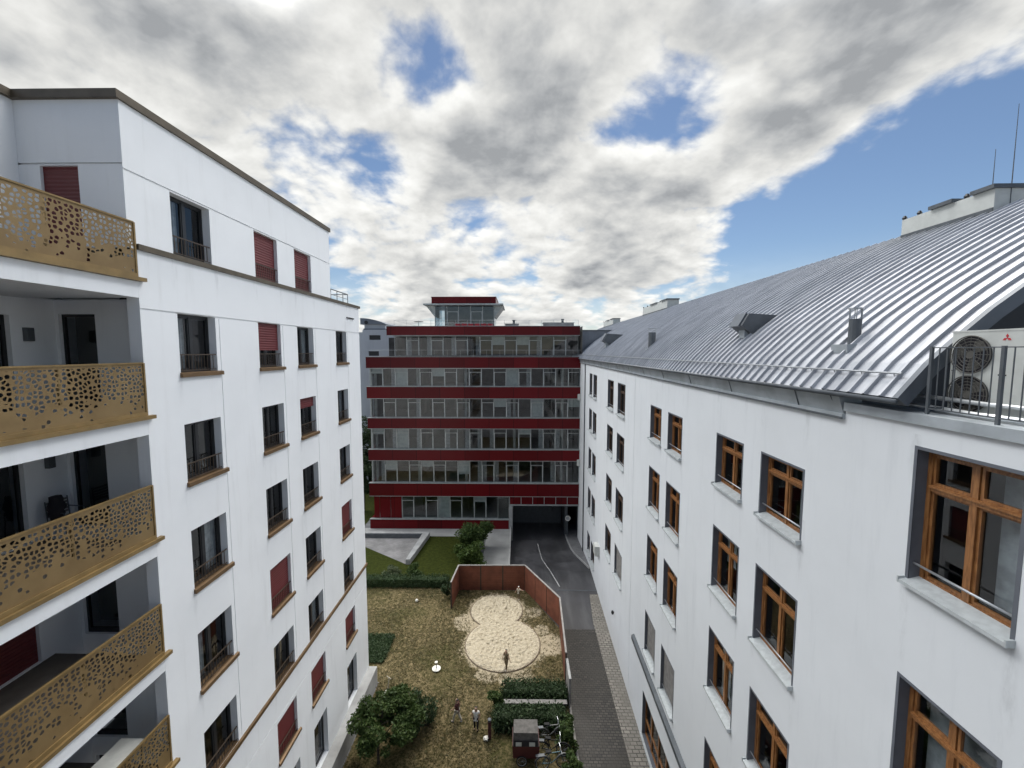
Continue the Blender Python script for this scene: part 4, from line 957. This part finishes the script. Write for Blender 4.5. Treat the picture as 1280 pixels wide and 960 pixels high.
# far grey house to the left
t = thing('grey_office_building', 'distant grey building with a curved roof behind the red block', 'building', (-25, 64, 0), frame=0)
Pg = lambda u, v, d: (u, 62 + d, v)
mb = MB(); hl = [(-22.3, -20.6, 21.7, 22.4), (-22.5, -20.9, 19.3, 20.0), (-22.4, -20.8, 16.2, 17.0), (-22.4, -20.8, 13.2, 14)]
wall_grid(mb, Pg, -23.3, -17, 0, 23.2, hl, .2); mb.box(-23.3, -17, 62.25, 75, 0, 23.2); mb.box(-27, -23.3, 63.5, 75, 0, 22.9); mb.build('wall', ['grey_wall', 'grey_wall'], t, recalc=False)
mb = MB(); mb.box(-23.1, -19.9, 62.3, 70, 23.2, 24.1); mb.build('attic', 'grey_wall', t)
mb = MB(); mb.box(-23.2, -19.9, 62.1, 70.1, 23.2, 23.4); n = 8
for k in range(n):
    x0 = -23.6 + 3.9 * k / n; x1 = -23.6 + 3.9 * (k + 1) / n; f = lambda q: 24.95 - .9 * ((q + 23.6) / 3.9) ** 2
    mb.prism([(x0, 24.0), (x1, 24.0), (x1, f(x1)), (x0, f(x0))], 1, 62.0 + .001 * k, 70)
mb.build('curved_roof', 'cladding', t)
mb = MB()
for x in (-22.7,): mb.prism([(x + .28 * math.cos(k * math.pi / 8), 24.3 + .28 * math.sin(k * math.pi / 8)) for k in range(16)], 1, 61.94, 61.99)
mb.build('round_window', 'black', t)
for h in hl: mb = MB(); mb.q([(h[0], 62.15, h[2]), (h[1], 62.15, h[2]), (h[1], 62.15, h[3]), (h[0], 62.15, h[3])]); mb.build('window', 'black', t, recalc=False)

# ------------------------------------------------------------------ fence, hedges, trees
ft = thing('garden_fence', 'rust brown board fence with pale cap around the sandpit corner', 'fence', (-1, 33.1, 0), frame=0)
FP = [(-5.15, 30.6), (-4.92, 33.1), (.63, 33.18), (3.08, 28.65), (2.90, 23.2)]
for i, (a, b) in enumerate(zip(FP, FP[1:])):
    A, B = Vector((*a, 0)), Vector((*b, 0)); d = (B - A); L = d.length; d.normalize(); nn = Vector((-d.y, d.x, 0)); n = max(1, round(L / 1.85))
    for k in range(n):
        p = A + d * (L * k / n + .03); q = A + d * (L * (k + 1) / n - .03); mb = MB()
        for z in range(14):
            z0 = -.03 + z * .151; c = [p + nn * .03, q + nn * .03, q - nn * .03, p - nn * .03]; mb.prism([(v.x, v.y) for v in c], 2, z0, z0 + .146)
        mb.build('fence_panel', 'fence', ft)
    for k in range(n + (1 if i == 3 else 0)): p = A + d * (L * k / n); mb = MB(); mb.box(p.x - .045, p.x + .045, p.y - .045, p.y + .045, -.05, 2.10); mb.build('post', 'bark', ft)
    mb = MB(); w = .055; e = .04; c = [A - d * e + nn * w, B + d * e + nn * w, B + d * e - nn * w, A - d * e - nn * w]; mb.prism([(v.x, v.y) for v in c], 2, 2.11 + .003 * i, 2.17 + .003 * i); mb.build('cap', 'fencecap', ft)
t = thing('gate_panel', 'low pale panel closing the lane end of the fence', 'fence panel', (2.95, 22.4, 0)); mb = MB(); mb.box(-.05, .05, -.75, .75, .05, 1.75); mb.build('panel', 'fencecap', t); mb = MB(); mb.box(-.07, .07, -.78, .78, 1.75, 1.81); mb.build('cap', 'conc', t)

def tag_obj(me, name, label, cat, group=None, kind=None): o = link(name, me); return tag(o, label, cat, group, kind)
t = thing('courtyard_tree', 'small leafy tree with slim trunk beside the white apartment wall', 'tree', (-6.75, 18.45, 0), frame=0)
mb = MB(); mb.tube([(-6.75, 18.45, -.05), (-6.78, 18.5, .6), (-6.72, 18.6, 1.4), (-6.6, 18.8, 2.4)], [.075, .06, .05, .03], 8)
for a in range(7): an = a * .9; mb.tube([(-6.73, 18.57, 1.0 + a * .12), (-6.7 + .5 * math.cos(an), 18.6 + .5 * math.sin(an), 1.7 + a * .1), (-6.7 + 1.1 * math.cos(an), 18.7 + 1.1 * math.sin(an), 2.2 + a * .1)], [.03, .02, .008], 5)
mb.build('trunk', 'bark', t)
rnd = random.Random(11); bl = []
for k in range(36):
    a = rnd.uniform(0, 6.28); r = 1.42 * math.sqrt(rnd.random()); bl.append((-6.5 + r * math.cos(a) * 1.05, 18.85 + r * math.sin(a), 2.0 + rnd.uniform(-.55, .7) * (1.1 - r / 2.2), rnd.uniform(.3, .55), rnd.uniform(.3, .55), rnd.uniform(.22, .4), 1))
for k in range(7): bl.append((-6.4 + rnd.uniform(-.9, .9), 18.2 + rnd.uniform(-.4, .4), 1.15 + rnd.uniform(-.2, .3), .25, .25, .2, .3))
link('crown', leaf_mesh('crown', bl, 15000, .085, 'leaf', 4), t)
def shrub(name, label, blobs, n, size, mat, seed, group=None):
    t = thing(name, label, 'shrub', (blobs[0][0], blobs[0][1], 0), group, frame=0)
    link('foliage', leaf_mesh('foliage', blobs, n, size, mat, seed), t)
    mb = MB()
    for b in blobs[:4]: mb.tube([(blobs[0][0], blobs[0][1], -.05), (b[0], b[1], max(.2, b[2]))], [.05, .02], 5)
    mb.build('stem', 'bark', t); return t
def cluster(cx, cy, cz, R_, H_, n, seed):
    r = random.Random(seed); return [(cx + R_ * r.uniform(-.7, .7), cy + R_ * r.uniform(-.7, .7), cz + H_ * r.uniform(-.5, .6), R_ * r.uniform(.35, .6), R_ * r.uniform(.35, .6), H_ * r.uniform(.3, .5), 1) for _ in range(n)]
shrub('dark_shrub', 'dark green shrub tucked behind the small courtyard tree', cluster(-5.3, 20.1, .9, .95, .9, 9, 2), 3000, .08, 'leaf_d', 5)
shrub('tall_bush', 'tall dark green bush between lawn and footpath before the red block', cluster(-4.2, 39.8, 1.6, 1.5, 1.6, 14, 21), 5500, .13, 'leaf', 6)
shrub('round_bush', 'lower bright green bush in front of the tall dark bush', cluster(-4.6, 37.2, 1.0, 1.4, 1.05, 14, 22), 5000, .12, 'leaf_l', 7)
shrub('fence_shrub', 'dark shrub at the left end of the rust brown fence', cluster(-5.7, 32.2, .6, .45, .6, 6, 23), 1200, .08, 'leaf_d', 8)
shrub('silver_shrub', 'pale flowering shrub behind the low dark hedge', cluster(-11.2, 34.7, .5, .8, .5, 7, 24), 1500, .08, 'leaf_p', 9)
shrub('hedge_shrub', 'mid green shrub beside the pale flowering shrub', cluster(-9.0, 34.9, .6, .7, .65, 7, 25), 1500, .09, 'leaf', 10)
tag_obj(box_leaves('hedge', -18, -5.9, 33.35, 34.1, 0, .75, 7000, .07, 'leaf_d', 31), 'hedge', 'low clipped dark hedge dividing dry lawn from green lawn', 'hedge')
tag_obj(box_leaves('hedge', -.75, 2.75, 21.75, 22.65, 0, .85, 4200, .075, 'leaf_d', 32, .12), 'hedge', 'dark green planting bed on the far side of the timber plank', 'hedge', 'planting beds by the bicycles')
tag_obj(box_leaves('hedge', -1.2, 2.5, 20.2, 21.0, 0, .8, 4200, .075, 'leaf_d', 33, .12), 'hedge', 'dark green planting bed between the timber plank and bicycles', 'hedge', 'planting beds by the bicycles')
shrub('bed_shrub', 'leafy shrub at the left end of the planting beds', cluster(-1.2, 21.6, .5, .55, .55, 7, 34), 1300, .08, 'leaf', 35)
shrub('lane_shrub', 'tall shrub along the lane kerb beside the bicycles', cluster(2.55, 19.2, .6, .5, .6, 6, 36) + cluster(2.6, 20.4, .5, .4, .5, 5, 37) + cluster(2.55, 18.0, .6, .5, .6, 6, 38), 3600, .08, 'leaf', 39)
t = thing('plank_bench', 'long grey timber plank between two planting beds', 'bench', (1, 21.35, 0)); mb = MB(); mb.box(-1.75, 1.75, -.14, .14, .62, .68); mb.build('seat', 'cartgrey', t)
for x in (-1.5, 0, 1.5): mb = MB(); mb.box(x - .05, x + .05, -.1, .1, 0, .62); mb.build('leg', 'bark', t)
tag_obj(box_leaves('ground_cover', -10.8, -8.65, 24.9, 27.4, 0, .16, 5000, .06, 'leaf_d', 41, .05), 'ground_cover', 'patch of dark green ground cover by the white building corner', 'ground cover', kind='stuff')
# trees behind
for i, (x, y, h, r, lab) in enumerate(((-20.5, 56, 11, 2.4, 'tall dark tree between the grey building and red block'), (-19.3, 50, 7, 1.7, 'shorter dark tree at the left corner of the red block'))):
    t = thing('background_tree', lab, 'tree', (x, y, 0), frame=0); mb = MB(); mb.tube([(x, y, -.1), (x + .1, y, h * .4), (x, y, h * .8)], [.22, .16, .06], 8); mb.build('trunk', 'bark', t)
    rn = random.Random(60 + i); bl = [(x + r * rn.uniform(-.7, .7), y + r * rn.uniform(-.7, .7), h * rn.uniform(.3, .95), r * rn.uniform(.3, .5), r * rn.uniform(.3, .5), r * rn.uniform(.3, .5), 1) for _ in range(20)]
    link('crown', leaf_mesh('crown', bl, 5000, .2, 'leaf_d', 70 + i), t)

# dry grass blades over the yard
rnd = random.Random(99); mb = MB()
def inpit(x, y): return (x + 1) ** 2 + (y - 26.75) ** 2 < 2.75 ** 2 or (x + 1.6) ** 2 + (y - 30.35) ** 2 < 2.2 ** 2
cnt = 0
while cnt < 15000:
    x = rnd.uniform(-14, 2.8); y = rnd.uniform(16.5, 33.2)
    if x < -8.4 and y < 23.5: continue
    if x > -.9 and y < 22.8: continue
    if y > 28.65 and x > 3.0 - (y - 28.65) * .54: continue
    if inpit(x, y) or (x < -5 and y > 33): continue
    if ((x - 2.3) ** 2 + (y - 26.6) ** 2) < 1 and rnd.random() < .7: continue
    if math.sin(x * 1.3 + 2 * math.sin(y * .7)) + math.sin(y * 1.1 + x * .5) + rnd.gauss(0, 1.6) < -.2: continue
    for _ in range(2):
        a = rnd.uniform(0, 6.28); h = rnd.uniform(.03, .09); w = rnd.uniform(.012, .03); lx, ly = rnd.gauss(0, .09), rnd.gauss(0, .09)
        mb.q([(x - w * math.cos(a), y - w * math.sin(a), -.01), (x + w * math.cos(a), y + w * math.sin(a), -.01), (x + lx, y + ly, h)])
        x += rnd.gauss(0, .05); y += rnd.gauss(0, .05)
    cnt += 1
tag(mb.build('grass', 'straw', recalc=False), 'dry tufted grass over the courtyard lawn', 'grass', kind='stuff')

# ------------------------------------------------------------------ people
def skin_obj(name, verts, edges, radii, mat, parent, root=0, sub=1):
    me = bpy.data.meshes.new(name); me.from_pydata(verts, edges, []); me.materials.append(M[mat]); o = bpy.data.objects.new(name, me); COL.objects.link(o); o.parent = parent
    md = o.modifiers.new('Skin', 'SKIN'); md.use_smooth_shade = True
    sv = me.skin_vertices[0].data if me.skin_vertices else None
    if sv is None:
        bm = bmesh.new(); bm.from_mesh(me); bm.verts.layers.skin.verify(); bm.to_mesh(me); bm.free(); sv = me.skin_vertices[0].data
    for i, r in enumerate(radii): sv[i].radius = (r, r) if not isinstance(r, tuple) else r; sv[i].use_root = (i == root)
    ss = o.modifiers.new('Sub', 'SUBSURF'); ss.levels = sub; ss.render_levels = sub
    return o
def person(label, loc, rz, h, top, legs, arms, stride, hairmat='hair', hat=None, lean=0.):
    t = thing('person', label, 'person', loc, 'children playing in the courtyard', rz=rz); k = h / 1.3
    S = lambda pts: [(x * k, y * k, z * k) for x, y, z in pts]
    st = stride
    L = [(-.07, 0, .64), (-.085, .5 * st, .34), (-.085, -.55 * st * .2 + .2 * st, .05)]
    P = {'pel': (0, 0, .68), 'chest': (0, lean * .6, .92), 'neck': (0, lean, 1.06), 'head': (0, lean + .01, 1.18), 'crown': (0, lean, 1.25)}
    hipL, kneeL, ankL, toeL = (-.075, 0, .63), (-.085, st * .35, .34), (-.085, st * .45, .05), (-.09, st * .45 + .12, .025)
    hipR, kneeR, ankR, toeR = (.075, 0, .63), (.085, -st * .15, .34), (.085, -st * .55, .06), (.09, -st * .55 + .11, .025)
    shL, shR = (-.14, lean * .9, 1.0), (.14, lean * .9, 1.0)
    elL, haL, elR, haR = arms
    fL = tuple(haL[i] + (haL[i] - elL[i]) * .3 for i in range(3)); fR = tuple(haR[i] + (haR[i] - elR[i]) * .3 for i in range(3))
    V = [P['pel'], P['chest'], P['neck'], P['head'], P['crown'], hipL, kneeL, ankL, toeL, hipR, kneeR, ankR, toeR, shL, elL, haL, fL, shR, elR, haR, fR]
    E = [(0, 1), (1, 2), (2, 3), (3, 4), (0, 5), (5, 6), (6, 7), (7, 8), (0, 9), (9, 10), (10, 11), (11, 12), (1, 13), (13, 14), (14, 15), (15, 16), (1, 17), (17, 18), (18, 19), (19, 20)]
    rad = [.09, .10, .045, .09, .07, .075, .05, .035, .03, .075, .05, .035, .03, .05, .034, .026, .018, .05, .034, .026, .018]
    skin_obj('body', S(V), E, [r * k for r in rad], 'skin', t)
    V = [P['pel'], P['chest'], (0, lean, 1.02), shL, tuple((shL[i] + elL[i]) / 2 for i in range(3)), shR, tuple((shR[i] + elR[i]) / 2 for i in range(3)), (0, 0, .60)]
    skin_obj('shirt', S(V), [(0, 1), (1, 2), (1, 3), (3, 4), (1, 5), (5, 6), (0, 7)], [x * k for x in (.115, .125, .07, .065, .055, .065, .055, .115)], top, t)
    V = [(0, 0, .66), hipL, kneeL, ankL, hipR, kneeR, ankR]; skin_obj('trousers', S(V), [(0, 1), (1, 2), (2, 3), (0, 4), (4, 5), (5, 6)], [x * k for x in (.105, .088, .064, .05, .088, .064, .05)], legs, t)
    for a, b in ((ankL, toeL), (ankR, toeR)): skin_obj('shoe', S([(a[0], a[1] - .03, .035), b]), [(0, 1)], [.04 * k, .035 * k], 'cl_white' if legs != 'cl_dark' else 'rubber', t)
    skin_obj('hat' if hat else 'hair', S([(0, lean - .02, 1.17 if not hat else 1.22), (0, lean - .015, 1.26)]), [(0, 1)], [.098 * k, .085 * k], hat or hairmat, t)
    mb = MB()
    for sx in (-.03, .03): mb.lathe([(.004, -.008), (.011, 0), (.004, .008)], (sx * k, (lean + .092) * k, 1.185 * k), 6)
    mb.build('eye', 'hair', t)
person('child in dark maroon top and pale trousers striding across the dry lawn', (-3.25, 20.75, 0), R(70), 1.36, 'cl_maroon', 'cl_cream', ((-.2, .1, .82), (-.18, .24, .72), (.2, -.06, .82), (.2, -.02, .64)), .4)
person('child in white top and dark trousers standing on the lawn near the bollard', (-2.18, 20.3, 0), R(175), 1.32, 'cl_white', 'cl_dark', ((-.22, .02, .83), (-.16, .12, .7), (.22, .02, .83), (.16, .12, .7)), .06)
person('child in olive clothes standing on the near rim of the sandpit', (-.7, 24.5, .03), R(150), 1.30, 'cl_olive', 'cl_olive', ((-.25, .06, .84), (-.36, .1, .68), (.2, 0, .82), (.22, .1, .66)), .28)
person('child in white hat and pale top by the far edge of the sandpit', (.1, 31.9, 0), R(160), 1.08, 'cl_cream', 'cl_olive', ((-.34, .05, .98), (-.52, .1, 1.0), (.22, .05, .84), (.3, .12, .68)), .12, hat='cl_white')

# ------------------------------------------------------------------ small things in the yard
t = thing('bollard_lamp', 'dark brown bollard lamp on the lawn left of the planting beds', 'bollard', (-1.43, 19.8, 0)); mb = MB(); mb.lathe([(.09, 0), (.09, .95)], (0, 0, 0), 14); mb.build('post', 'cl_maroon', t); mb = MB(); mb.lathe([(.08, .95), (.08, 1.02), (.095, 1.03), (.095, 1.08), (.04, 1.1)], (0, 0, 0), 14); mb.build('lamp_head', 'dgrey', t)
mb = MB(); rnd = random.Random(8)
bm = bmesh.new(); bmesh.ops.create_icosphere(bm, subdivisions=2, radius=.14)
for v in bm.verts: v.co *= rnd.uniform(.75, 1.2); v.co.z = v.co.z * .8 + .1
me = bpy.data.meshes.new('bag'); bm.to_mesh(me); bm.free(); me.materials.append(M['white_pl']); o = link('bag', me, None, (-1.62, 19.7, 0)); tag(o, 'crumpled white bag lying at the foot of the bollard', 'bag')
t = thing('spinning_seat', 'small white playground disc on the dry lawn with a slim post', 'play equipment', (-5.1, 24.4, 0)); mb = MB(); mb.lathe([(.2, .02), (.27, .05), (.27, .08), (.05, .10)], (0, 0, 0), 20); mb.build('disc', 'white_pl', t); mb = MB(); mb.lathe([(.03, .05), (.025, .42)], (0, 0, 0), 8); mb.build('post', 'dgrey', t); mb = MB(); mb.lathe([(.07, .42), (.1, .45), (.1, .5), (.04, .52)], (0, 0, 0), 12); mb.build('knob', 'white_pl', t)
bm = bmesh.new(); bmesh.ops.create_uvsphere(bm, u_segments=16, v_segments=10, radius=.12); bm.faces.ensure_lookup_table()
me = bpy.data.meshes.new('ball'); bm.to_mesh(me); bm.free(); me.materials.append(M['white_pl']); me.polygons.foreach_set('use_smooth', [True] * len(me.polygons)); tag(link('ball', me, None, (-8.05, 31.4, .11)), 'small white ball lying alone near the low hedge', 'ball')
t = thing('toy_scooter', 'white toy scooter lying on the grass behind the courtyard tree', 'scooter', (-7.75, 22.5, 0), rz=R(60)); mb = MB(); mb.box(-.35, .2, -.06, .06, .08, .11); mb.build('deck', 'white_pl', t); mb = MB(); mb.tube([(.2, 0, .1), (.3, 0, .4), (.36, .05, .75)], .022, 8); mb.tube([(.36, -.15, .73), (.36, .22, .77)], .02, 6); mb.build('handlebar', 'cl_cream', t)
for x in (-.35, .28): mb = MB(); mb.prism([(x + .07 * math.cos(k * .52), .07 + .07 * math.sin(k * .52)) for k in range(12)], 1, -.02, .02); mb.build('wheel', 'rubber', t)
mb = MB(); n = 14; mb.tube([(-6.9 + .33 * math.cos(math.pi * k / n), 22.0 - .12 * math.sin(math.pi * k / n), .06 + .42 * math.sin(math.pi * k / n)) for k in range(n + 1)], .07, 8); tag(mb.build('play_arch', 'white_pl', smooth=True), 'curved white play arch standing behind the courtyard tree', 'play equipment')
# cargo bike with tent
t = thing('cargo_trike', 'dark red cargo bike box with grey rain tent beside the bicycles', 'cargo bike', (.42, 18.95, 0))
mb = MB(); mb.prism([(-.62, .35), (.62, .35), (.66, 1.0), (-.66, 1.0)], 1, -.5, .5); mb.build('box', 'cartred', t)
mb = MB(); mb.prism([(-.52, .98), (.52, .98), (.5, 1.3), (.3, 1.62), (-.45, 1.62)], 0, -.63, .63)
for i, v in enumerate(mb.v): mb.v[i] = (v[0] * (1 - .12 * max(0, v[2] - 1)), v[1], v[2] + .03 * math.sin(v[0] * 5))
mb.build('rain_tent', 'tent', t)
for x in (-.35, .3): mb = MB(); mb.box(x - .14, x + .14, -.545, -.53, 1.02, 1.22); mb.build('tent_window', 'acbody', t)
mb = MB(); mb.box(-.57, .57, -.535, -.525, 1.0, 1.3); mb.build('tent_panel', 'cl_dark', t)
def wheel(x, y, r, parent, axis_y=True, nm='wheel'):
    mb = MB(); n = 24; mb.tube([(x + r * math.cos(2 * math.pi * k / n), y, r + r * math.sin(2 * math.pi * k / n)) for k in range(n)], .022, 6, closed=True); o = mb.build(nm, 'rubber', parent)
    mb = MB(); mb.tube([(x + (r - .03) * math.cos(2 * math.pi * k / n), y, r + (r - .03) * math.sin(2 * math.pi * k / n)) for k in range(n)], .012, 5, closed=True)
    for k in range(12): a = 2 * math.pi * k / 12; mb.tube([(x, y, r), (x + (r - .03) * math.cos(a), y, r + (r - .03) * math.sin(a))], .004, 3)
    mb.build('rim', 'steel', o); return o
for y in (-.56, .56): wheel(-.2, y, .25, t)
def bicycle(loc, rz, mat, label, fender=None):
    t = thing('bicycle', label, 'bicycle', loc, 'bicycles parked by the planting beds', rz=rz)
    wheel(-.52, 0, .34, t); wheel(.52, 0, .34, t); mb = MB()
    bb = (-.08, 0, .3); seat = (-.22, 0, .82); hd = (.36, 0, .84); hd2 = (.40, 0, .7)
    for a, b in ((bb, seat), (seat, hd), (bb, hd2), (bb, (-.52, 0, .34)), (seat, (-.52, 0, .34)), (hd2, (.52, 0, .34)), (hd, hd2)): mb.tube([a, b], .02, 6)
    mb.build('frame', mat, t); mb = MB(); mb.tube([(.36, -.3, 1.0), (.38, -.12, .98), (.36, 0, .9), (.38, .12, .98), (.36, .3, 1.0)], .016, 6); mb.build('handlebar', 'steel', t)
    mb = MB(); mb.prism([(-.36, .88), (-.08, .9), (-.1, .94), (-.36, .95)], 1, -.07, .07); mb.build('saddle', 'rubber', t)
    for x in (-.52, .52):
        mb = MB(); mb.tube([(x + .39 * math.cos(R(a)), 0, .34 + .39 * math.sin(R(a))) for a in range(20, 165, 12)], .028, 6); mb.build('fender', fender or mat, t)
    mb = MB(); mb.box(-.85, -.42, -.07, .07, .76, .78); mb.build('carrier', 'dgrey', t)
bicycle((1.75, 19.75, 0), R(6), 'bikegrey', 'pale bicycle nearest the planting bed with silver fenders', 'bikegrey')
bicycle((1.75, 18.95, 0), R(-4), 'rubber', 'black bicycle in the middle beside the cargo bike tent')
bicycle((1.72, 18.3, 0), R(8), 'biketeal', 'dark teal bicycle in front with pale front fender', 'bikegrey')

# ------------------------------------------------------------------ camera
yaw = math.atan(7 / 515); pit = math.atan(41 / 515 * math.cos(yaw))
cam = bpy.data.cameras.new('camera'); cam.sensor_width = 36; cam.lens = 36 * 515 / 1280; cam.clip_end = 10000; cam.clip_start = .05
co = bpy.data.objects.new('camera', cam); COL.objects.link(co); co.location = (0, 0, 20); co.rotation_euler = (math.pi / 2 - pit, 0, yaw); scene.camera = co

# ------------------------------------------------------------------ sky and light
SUN_EL, SUN_AZ = R(60), R(8)                    # azimuth from +Y towards +X
sd = Vector((math.sin(SUN_AZ) * math.cos(SUN_EL), math.cos(SUN_AZ) * math.cos(SUN_EL), math.sin(SUN_EL)))
sl = bpy.data.lights.new('sun', 'SUN'); sl.energy = 1.1; sl.angle = R(14); sl.color = (1, .95, .88); so = bpy.data.objects.new('sun', sl); COL.objects.link(so); so.rotation_euler = (-sd).to_track_quat('-Z', 'Y').to_euler(); so.location = (0, 0, 60)
w = bpy.data.worlds.new('World'); scene.world = w; w.use_nodes = True; nt = w.node_tree; nt.nodes.clear()
out = nt.nodes.new('ShaderNodeOutputWorld')
sky = nt.nodes.new('ShaderNodeTexSky'); sky.sky_type = 'NISHITA'; sky.sun_disc = False; sky.sun_elevation = SUN_EL; sky.sun_rotation = SUN_AZ; sky.air_density = 1.0; sky.dust_density = .2; sky.ozone_density = 3.
bg1 = nt.nodes.new('ShaderNodeBackground'); bg1.inputs[1].default_value = .056; nt.links.new(sky.outputs[0], bg1.inputs[0])
tc = nt.nodes.new('ShaderNodeTexCoord'); vec = tc.outputs['Generated']
nrm = N(nt, 'ShaderNodeVectorMath', operation='NORMALIZE'); nt.links.new(vec, nrm.inputs[0]); vec = nrm.outputs[0]
sx = nt.nodes.new('ShaderNodeSeparateXYZ'); nt.links.new(vec, sx.inputs[0])
zz = math_(nt, 'ADD', math_(nt, 'MAXIMUM', sx.outputs[2], 0.), .32)
px = math_(nt, 'DIVIDE', sx.outputs[0], zz); py = math_(nt, 'DIVIDE', sx.outputs[1], zz)
cv = nt.nodes.new('ShaderNodeCombineXYZ'); nt.links.new(px, cv.inputs[0]); nt.links.new(py, cv.inputs[1]); P2 = cv.outputs[0]
CS = 2.3; CO = (3.1, 7.4, 2.0)
def cloudn(off, detail=9, sc=CS): return noise(nt, mapped(nt, P2, (1, 1, 1), (CO[0] + off[0], CO[1] + off[1], CO[2])), sc, detail, .55, .15)
# banks and gaps of the cloud field, as directions in the sky
def dirv(x, y):
    fw = Vector((-math.sin(yaw) * math.cos(pit), math.cos(yaw) * math.cos(pit), -math.sin(pit))); rt = Vector((math.cos(yaw), math.sin(yaw), 0)); up = rt.cross(fw)
    return (fw + rt * ((x - 640) / 515) - up * ((y - 480) / 515)).normalized()
BIAS = [(480, 55, 6, -.2), (560, 95, 6, -.2), (410, 55, 5, -.14), (250, 100, 5, -.1), (60, 40, 6, -.12), (830, 150, 6, -.24), (760, 165, 5, -.18), (885, 135, 5, -.16), (1040, 275, 9, -.34), (1150, 225, 10, -.34), (1240, 150, 9, -.34), (970, 320, 8, -.28), (1150, 170, 8, -.1),
        (450, 285, 4, -.12), (625, 285, 4, -.14), (700, 300, 4, -.12), (560, 220, 13, .20), (700, 240, 12, .20), (860, 250, 8, .20), (950, 60, 15, .24), (700, 60, 12, .18), (1150, 50, 13, .36), (330, 120, 13, .2), (380, 40, 9, .14), (330, 220, 8, .14), (420, 330, 6, .1), (100, 60, 10, .12), (960, 205, 6, .2), (560, 350, 10, .12), (760, 360, 8, .14), (860, 345, 6, .12), (230, 40, 8, .1), (1265, 245, 4, .25)]
bias = None
for (x, y, a, k) in BIAS:
    d = N(nt, 'ShaderNodeVectorMath', operation='DISTANCE'); nt.links.new(vec, d.inputs[0]); d.inputs[1].default_value = dirv(x, y)
    f = ramp(nt, d.outputs['Value'], 0, math.radians(a) * 1.5, k, 0); bias = f if bias is None else math_(nt, 'ADD', bias, f)
bias = math_(nt, 'ADD', math_(nt, 'MULTIPLY', bias, .62), ramp(nt, sx.outputs[1], -.5, .05, -.22, 0.))      # clearer sky behind
def puffs(off):
    m_ = mapped(nt, P2, (1, 1, 1), (off[0], off[1], 0)); nz = nt.nodes.new('ShaderNodeTexNoise'); nz.noise_dimensions = '2D'; nz.inputs['Scale'].default_value = 5.; nz.inputs['Detail'].default_value = 4.
    nt.links.new(m_, nz.inputs['Vector']); wob = N(nt, 'ShaderNodeVectorMath', operation='MULTIPLY_ADD'); nt.links.new(nz.outputs['Color'], wob.inputs[0]); wob.inputs[1].default_value = (.22, .22, .22); nt.links.new(m_, wob.inputs[2])
    tot = None
    for sc, k in ((5.6, .58), (12.5, .42)):
        v = N(nt, 'ShaderNodeTexVoronoi', voronoi_dimensions='2D', feature='F1'); v.inputs['Scale'].default_value = sc; nt.links.new(wob.outputs[0], v.inputs['Vector'])
        t_ = math_(nt, 'MULTIPLY', v.outputs['Distance'], k); tot = t_ if tot is None else math_(nt, 'ADD', tot, t_)
    return tot
def dense(off): return math_(nt, 'ADD', math_(nt, 'MULTIPLY_ADD', puffs(off), -.25, .115), math_(nt, 'ADD', math_(nt, 'MULTIPLY_ADD', cloudn(off), 1.35, -.175), bias))
n0 = dense((0, 0)); n1 = dense((-.006, -.055))
dens = ramp(nt, n0, .38, .58)
soft = math_(nt, 'ADD', math_(nt, 'MULTIPLY_ADD', cloudn((0, 0), 4), 1.45, -.22), bias)
thick = ramp(nt, soft, .50, .92); lit = math_(nt, 'SUBTRACT', n0, n1)
shade = math_(nt, 'ADD', math_(nt, 'MULTIPLY', thick, -.46), math_(nt, 'MULTIPLY', lit, 1.2))
lum = math_(nt, 'ADD', .88, shade); lum = math_(nt, 'MAXIMUM', math_(nt, 'MINIMUM', lum, 1.05), .38)
# the cloud veil in front of the sun glows, high above the roofs; unseen sky overhead and at the sides is brightened to light the facades
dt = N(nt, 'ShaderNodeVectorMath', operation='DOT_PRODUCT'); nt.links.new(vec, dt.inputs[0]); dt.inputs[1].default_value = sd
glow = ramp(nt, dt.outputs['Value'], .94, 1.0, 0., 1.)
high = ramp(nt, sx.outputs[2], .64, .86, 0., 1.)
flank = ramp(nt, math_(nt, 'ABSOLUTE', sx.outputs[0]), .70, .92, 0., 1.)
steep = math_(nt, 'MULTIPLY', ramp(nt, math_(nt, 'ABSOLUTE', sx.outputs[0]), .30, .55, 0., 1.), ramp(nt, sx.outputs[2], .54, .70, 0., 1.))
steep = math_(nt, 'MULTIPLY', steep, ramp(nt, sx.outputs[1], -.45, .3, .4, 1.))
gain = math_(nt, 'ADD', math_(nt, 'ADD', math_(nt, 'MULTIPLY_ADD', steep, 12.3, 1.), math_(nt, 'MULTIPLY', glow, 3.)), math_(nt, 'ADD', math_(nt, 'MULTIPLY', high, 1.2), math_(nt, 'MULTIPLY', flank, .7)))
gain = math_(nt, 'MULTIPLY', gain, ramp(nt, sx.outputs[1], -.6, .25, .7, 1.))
ccol = mixcol(nt, ramp(nt, lum, .25, .8), (.93, .975, 1.03), (1., 1., .97))
ccol = mixcol(nt, steep, ccol, (.965, .988, 1.02))
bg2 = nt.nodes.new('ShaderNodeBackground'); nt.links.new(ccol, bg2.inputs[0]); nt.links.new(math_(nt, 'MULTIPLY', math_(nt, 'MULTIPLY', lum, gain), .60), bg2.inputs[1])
mx = nt.nodes.new('ShaderNodeMixShader'); hor = ramp(nt, sx.outputs[2], -.02, .22, .55, 0.); dens2 = math_(nt, 'MAXIMUM', dens, hor)
nt.links.new(dens2, mx.inputs[0]); nt.links.new(bg1.outputs[0], mx.inputs[1]); nt.links.new(bg2.outputs[0], mx.inputs[2]); nt.links.new(mx.outputs[0], out.inputs[0])
scene.view_settings.view_transform = 'Standard'; scene.view_settings.look = 'None'; scene.view_settings.gamma = 1; scene.view_settings.exposure = 0.76
for o in scene.objects:
    if '_fx' in o: del o['_fx']
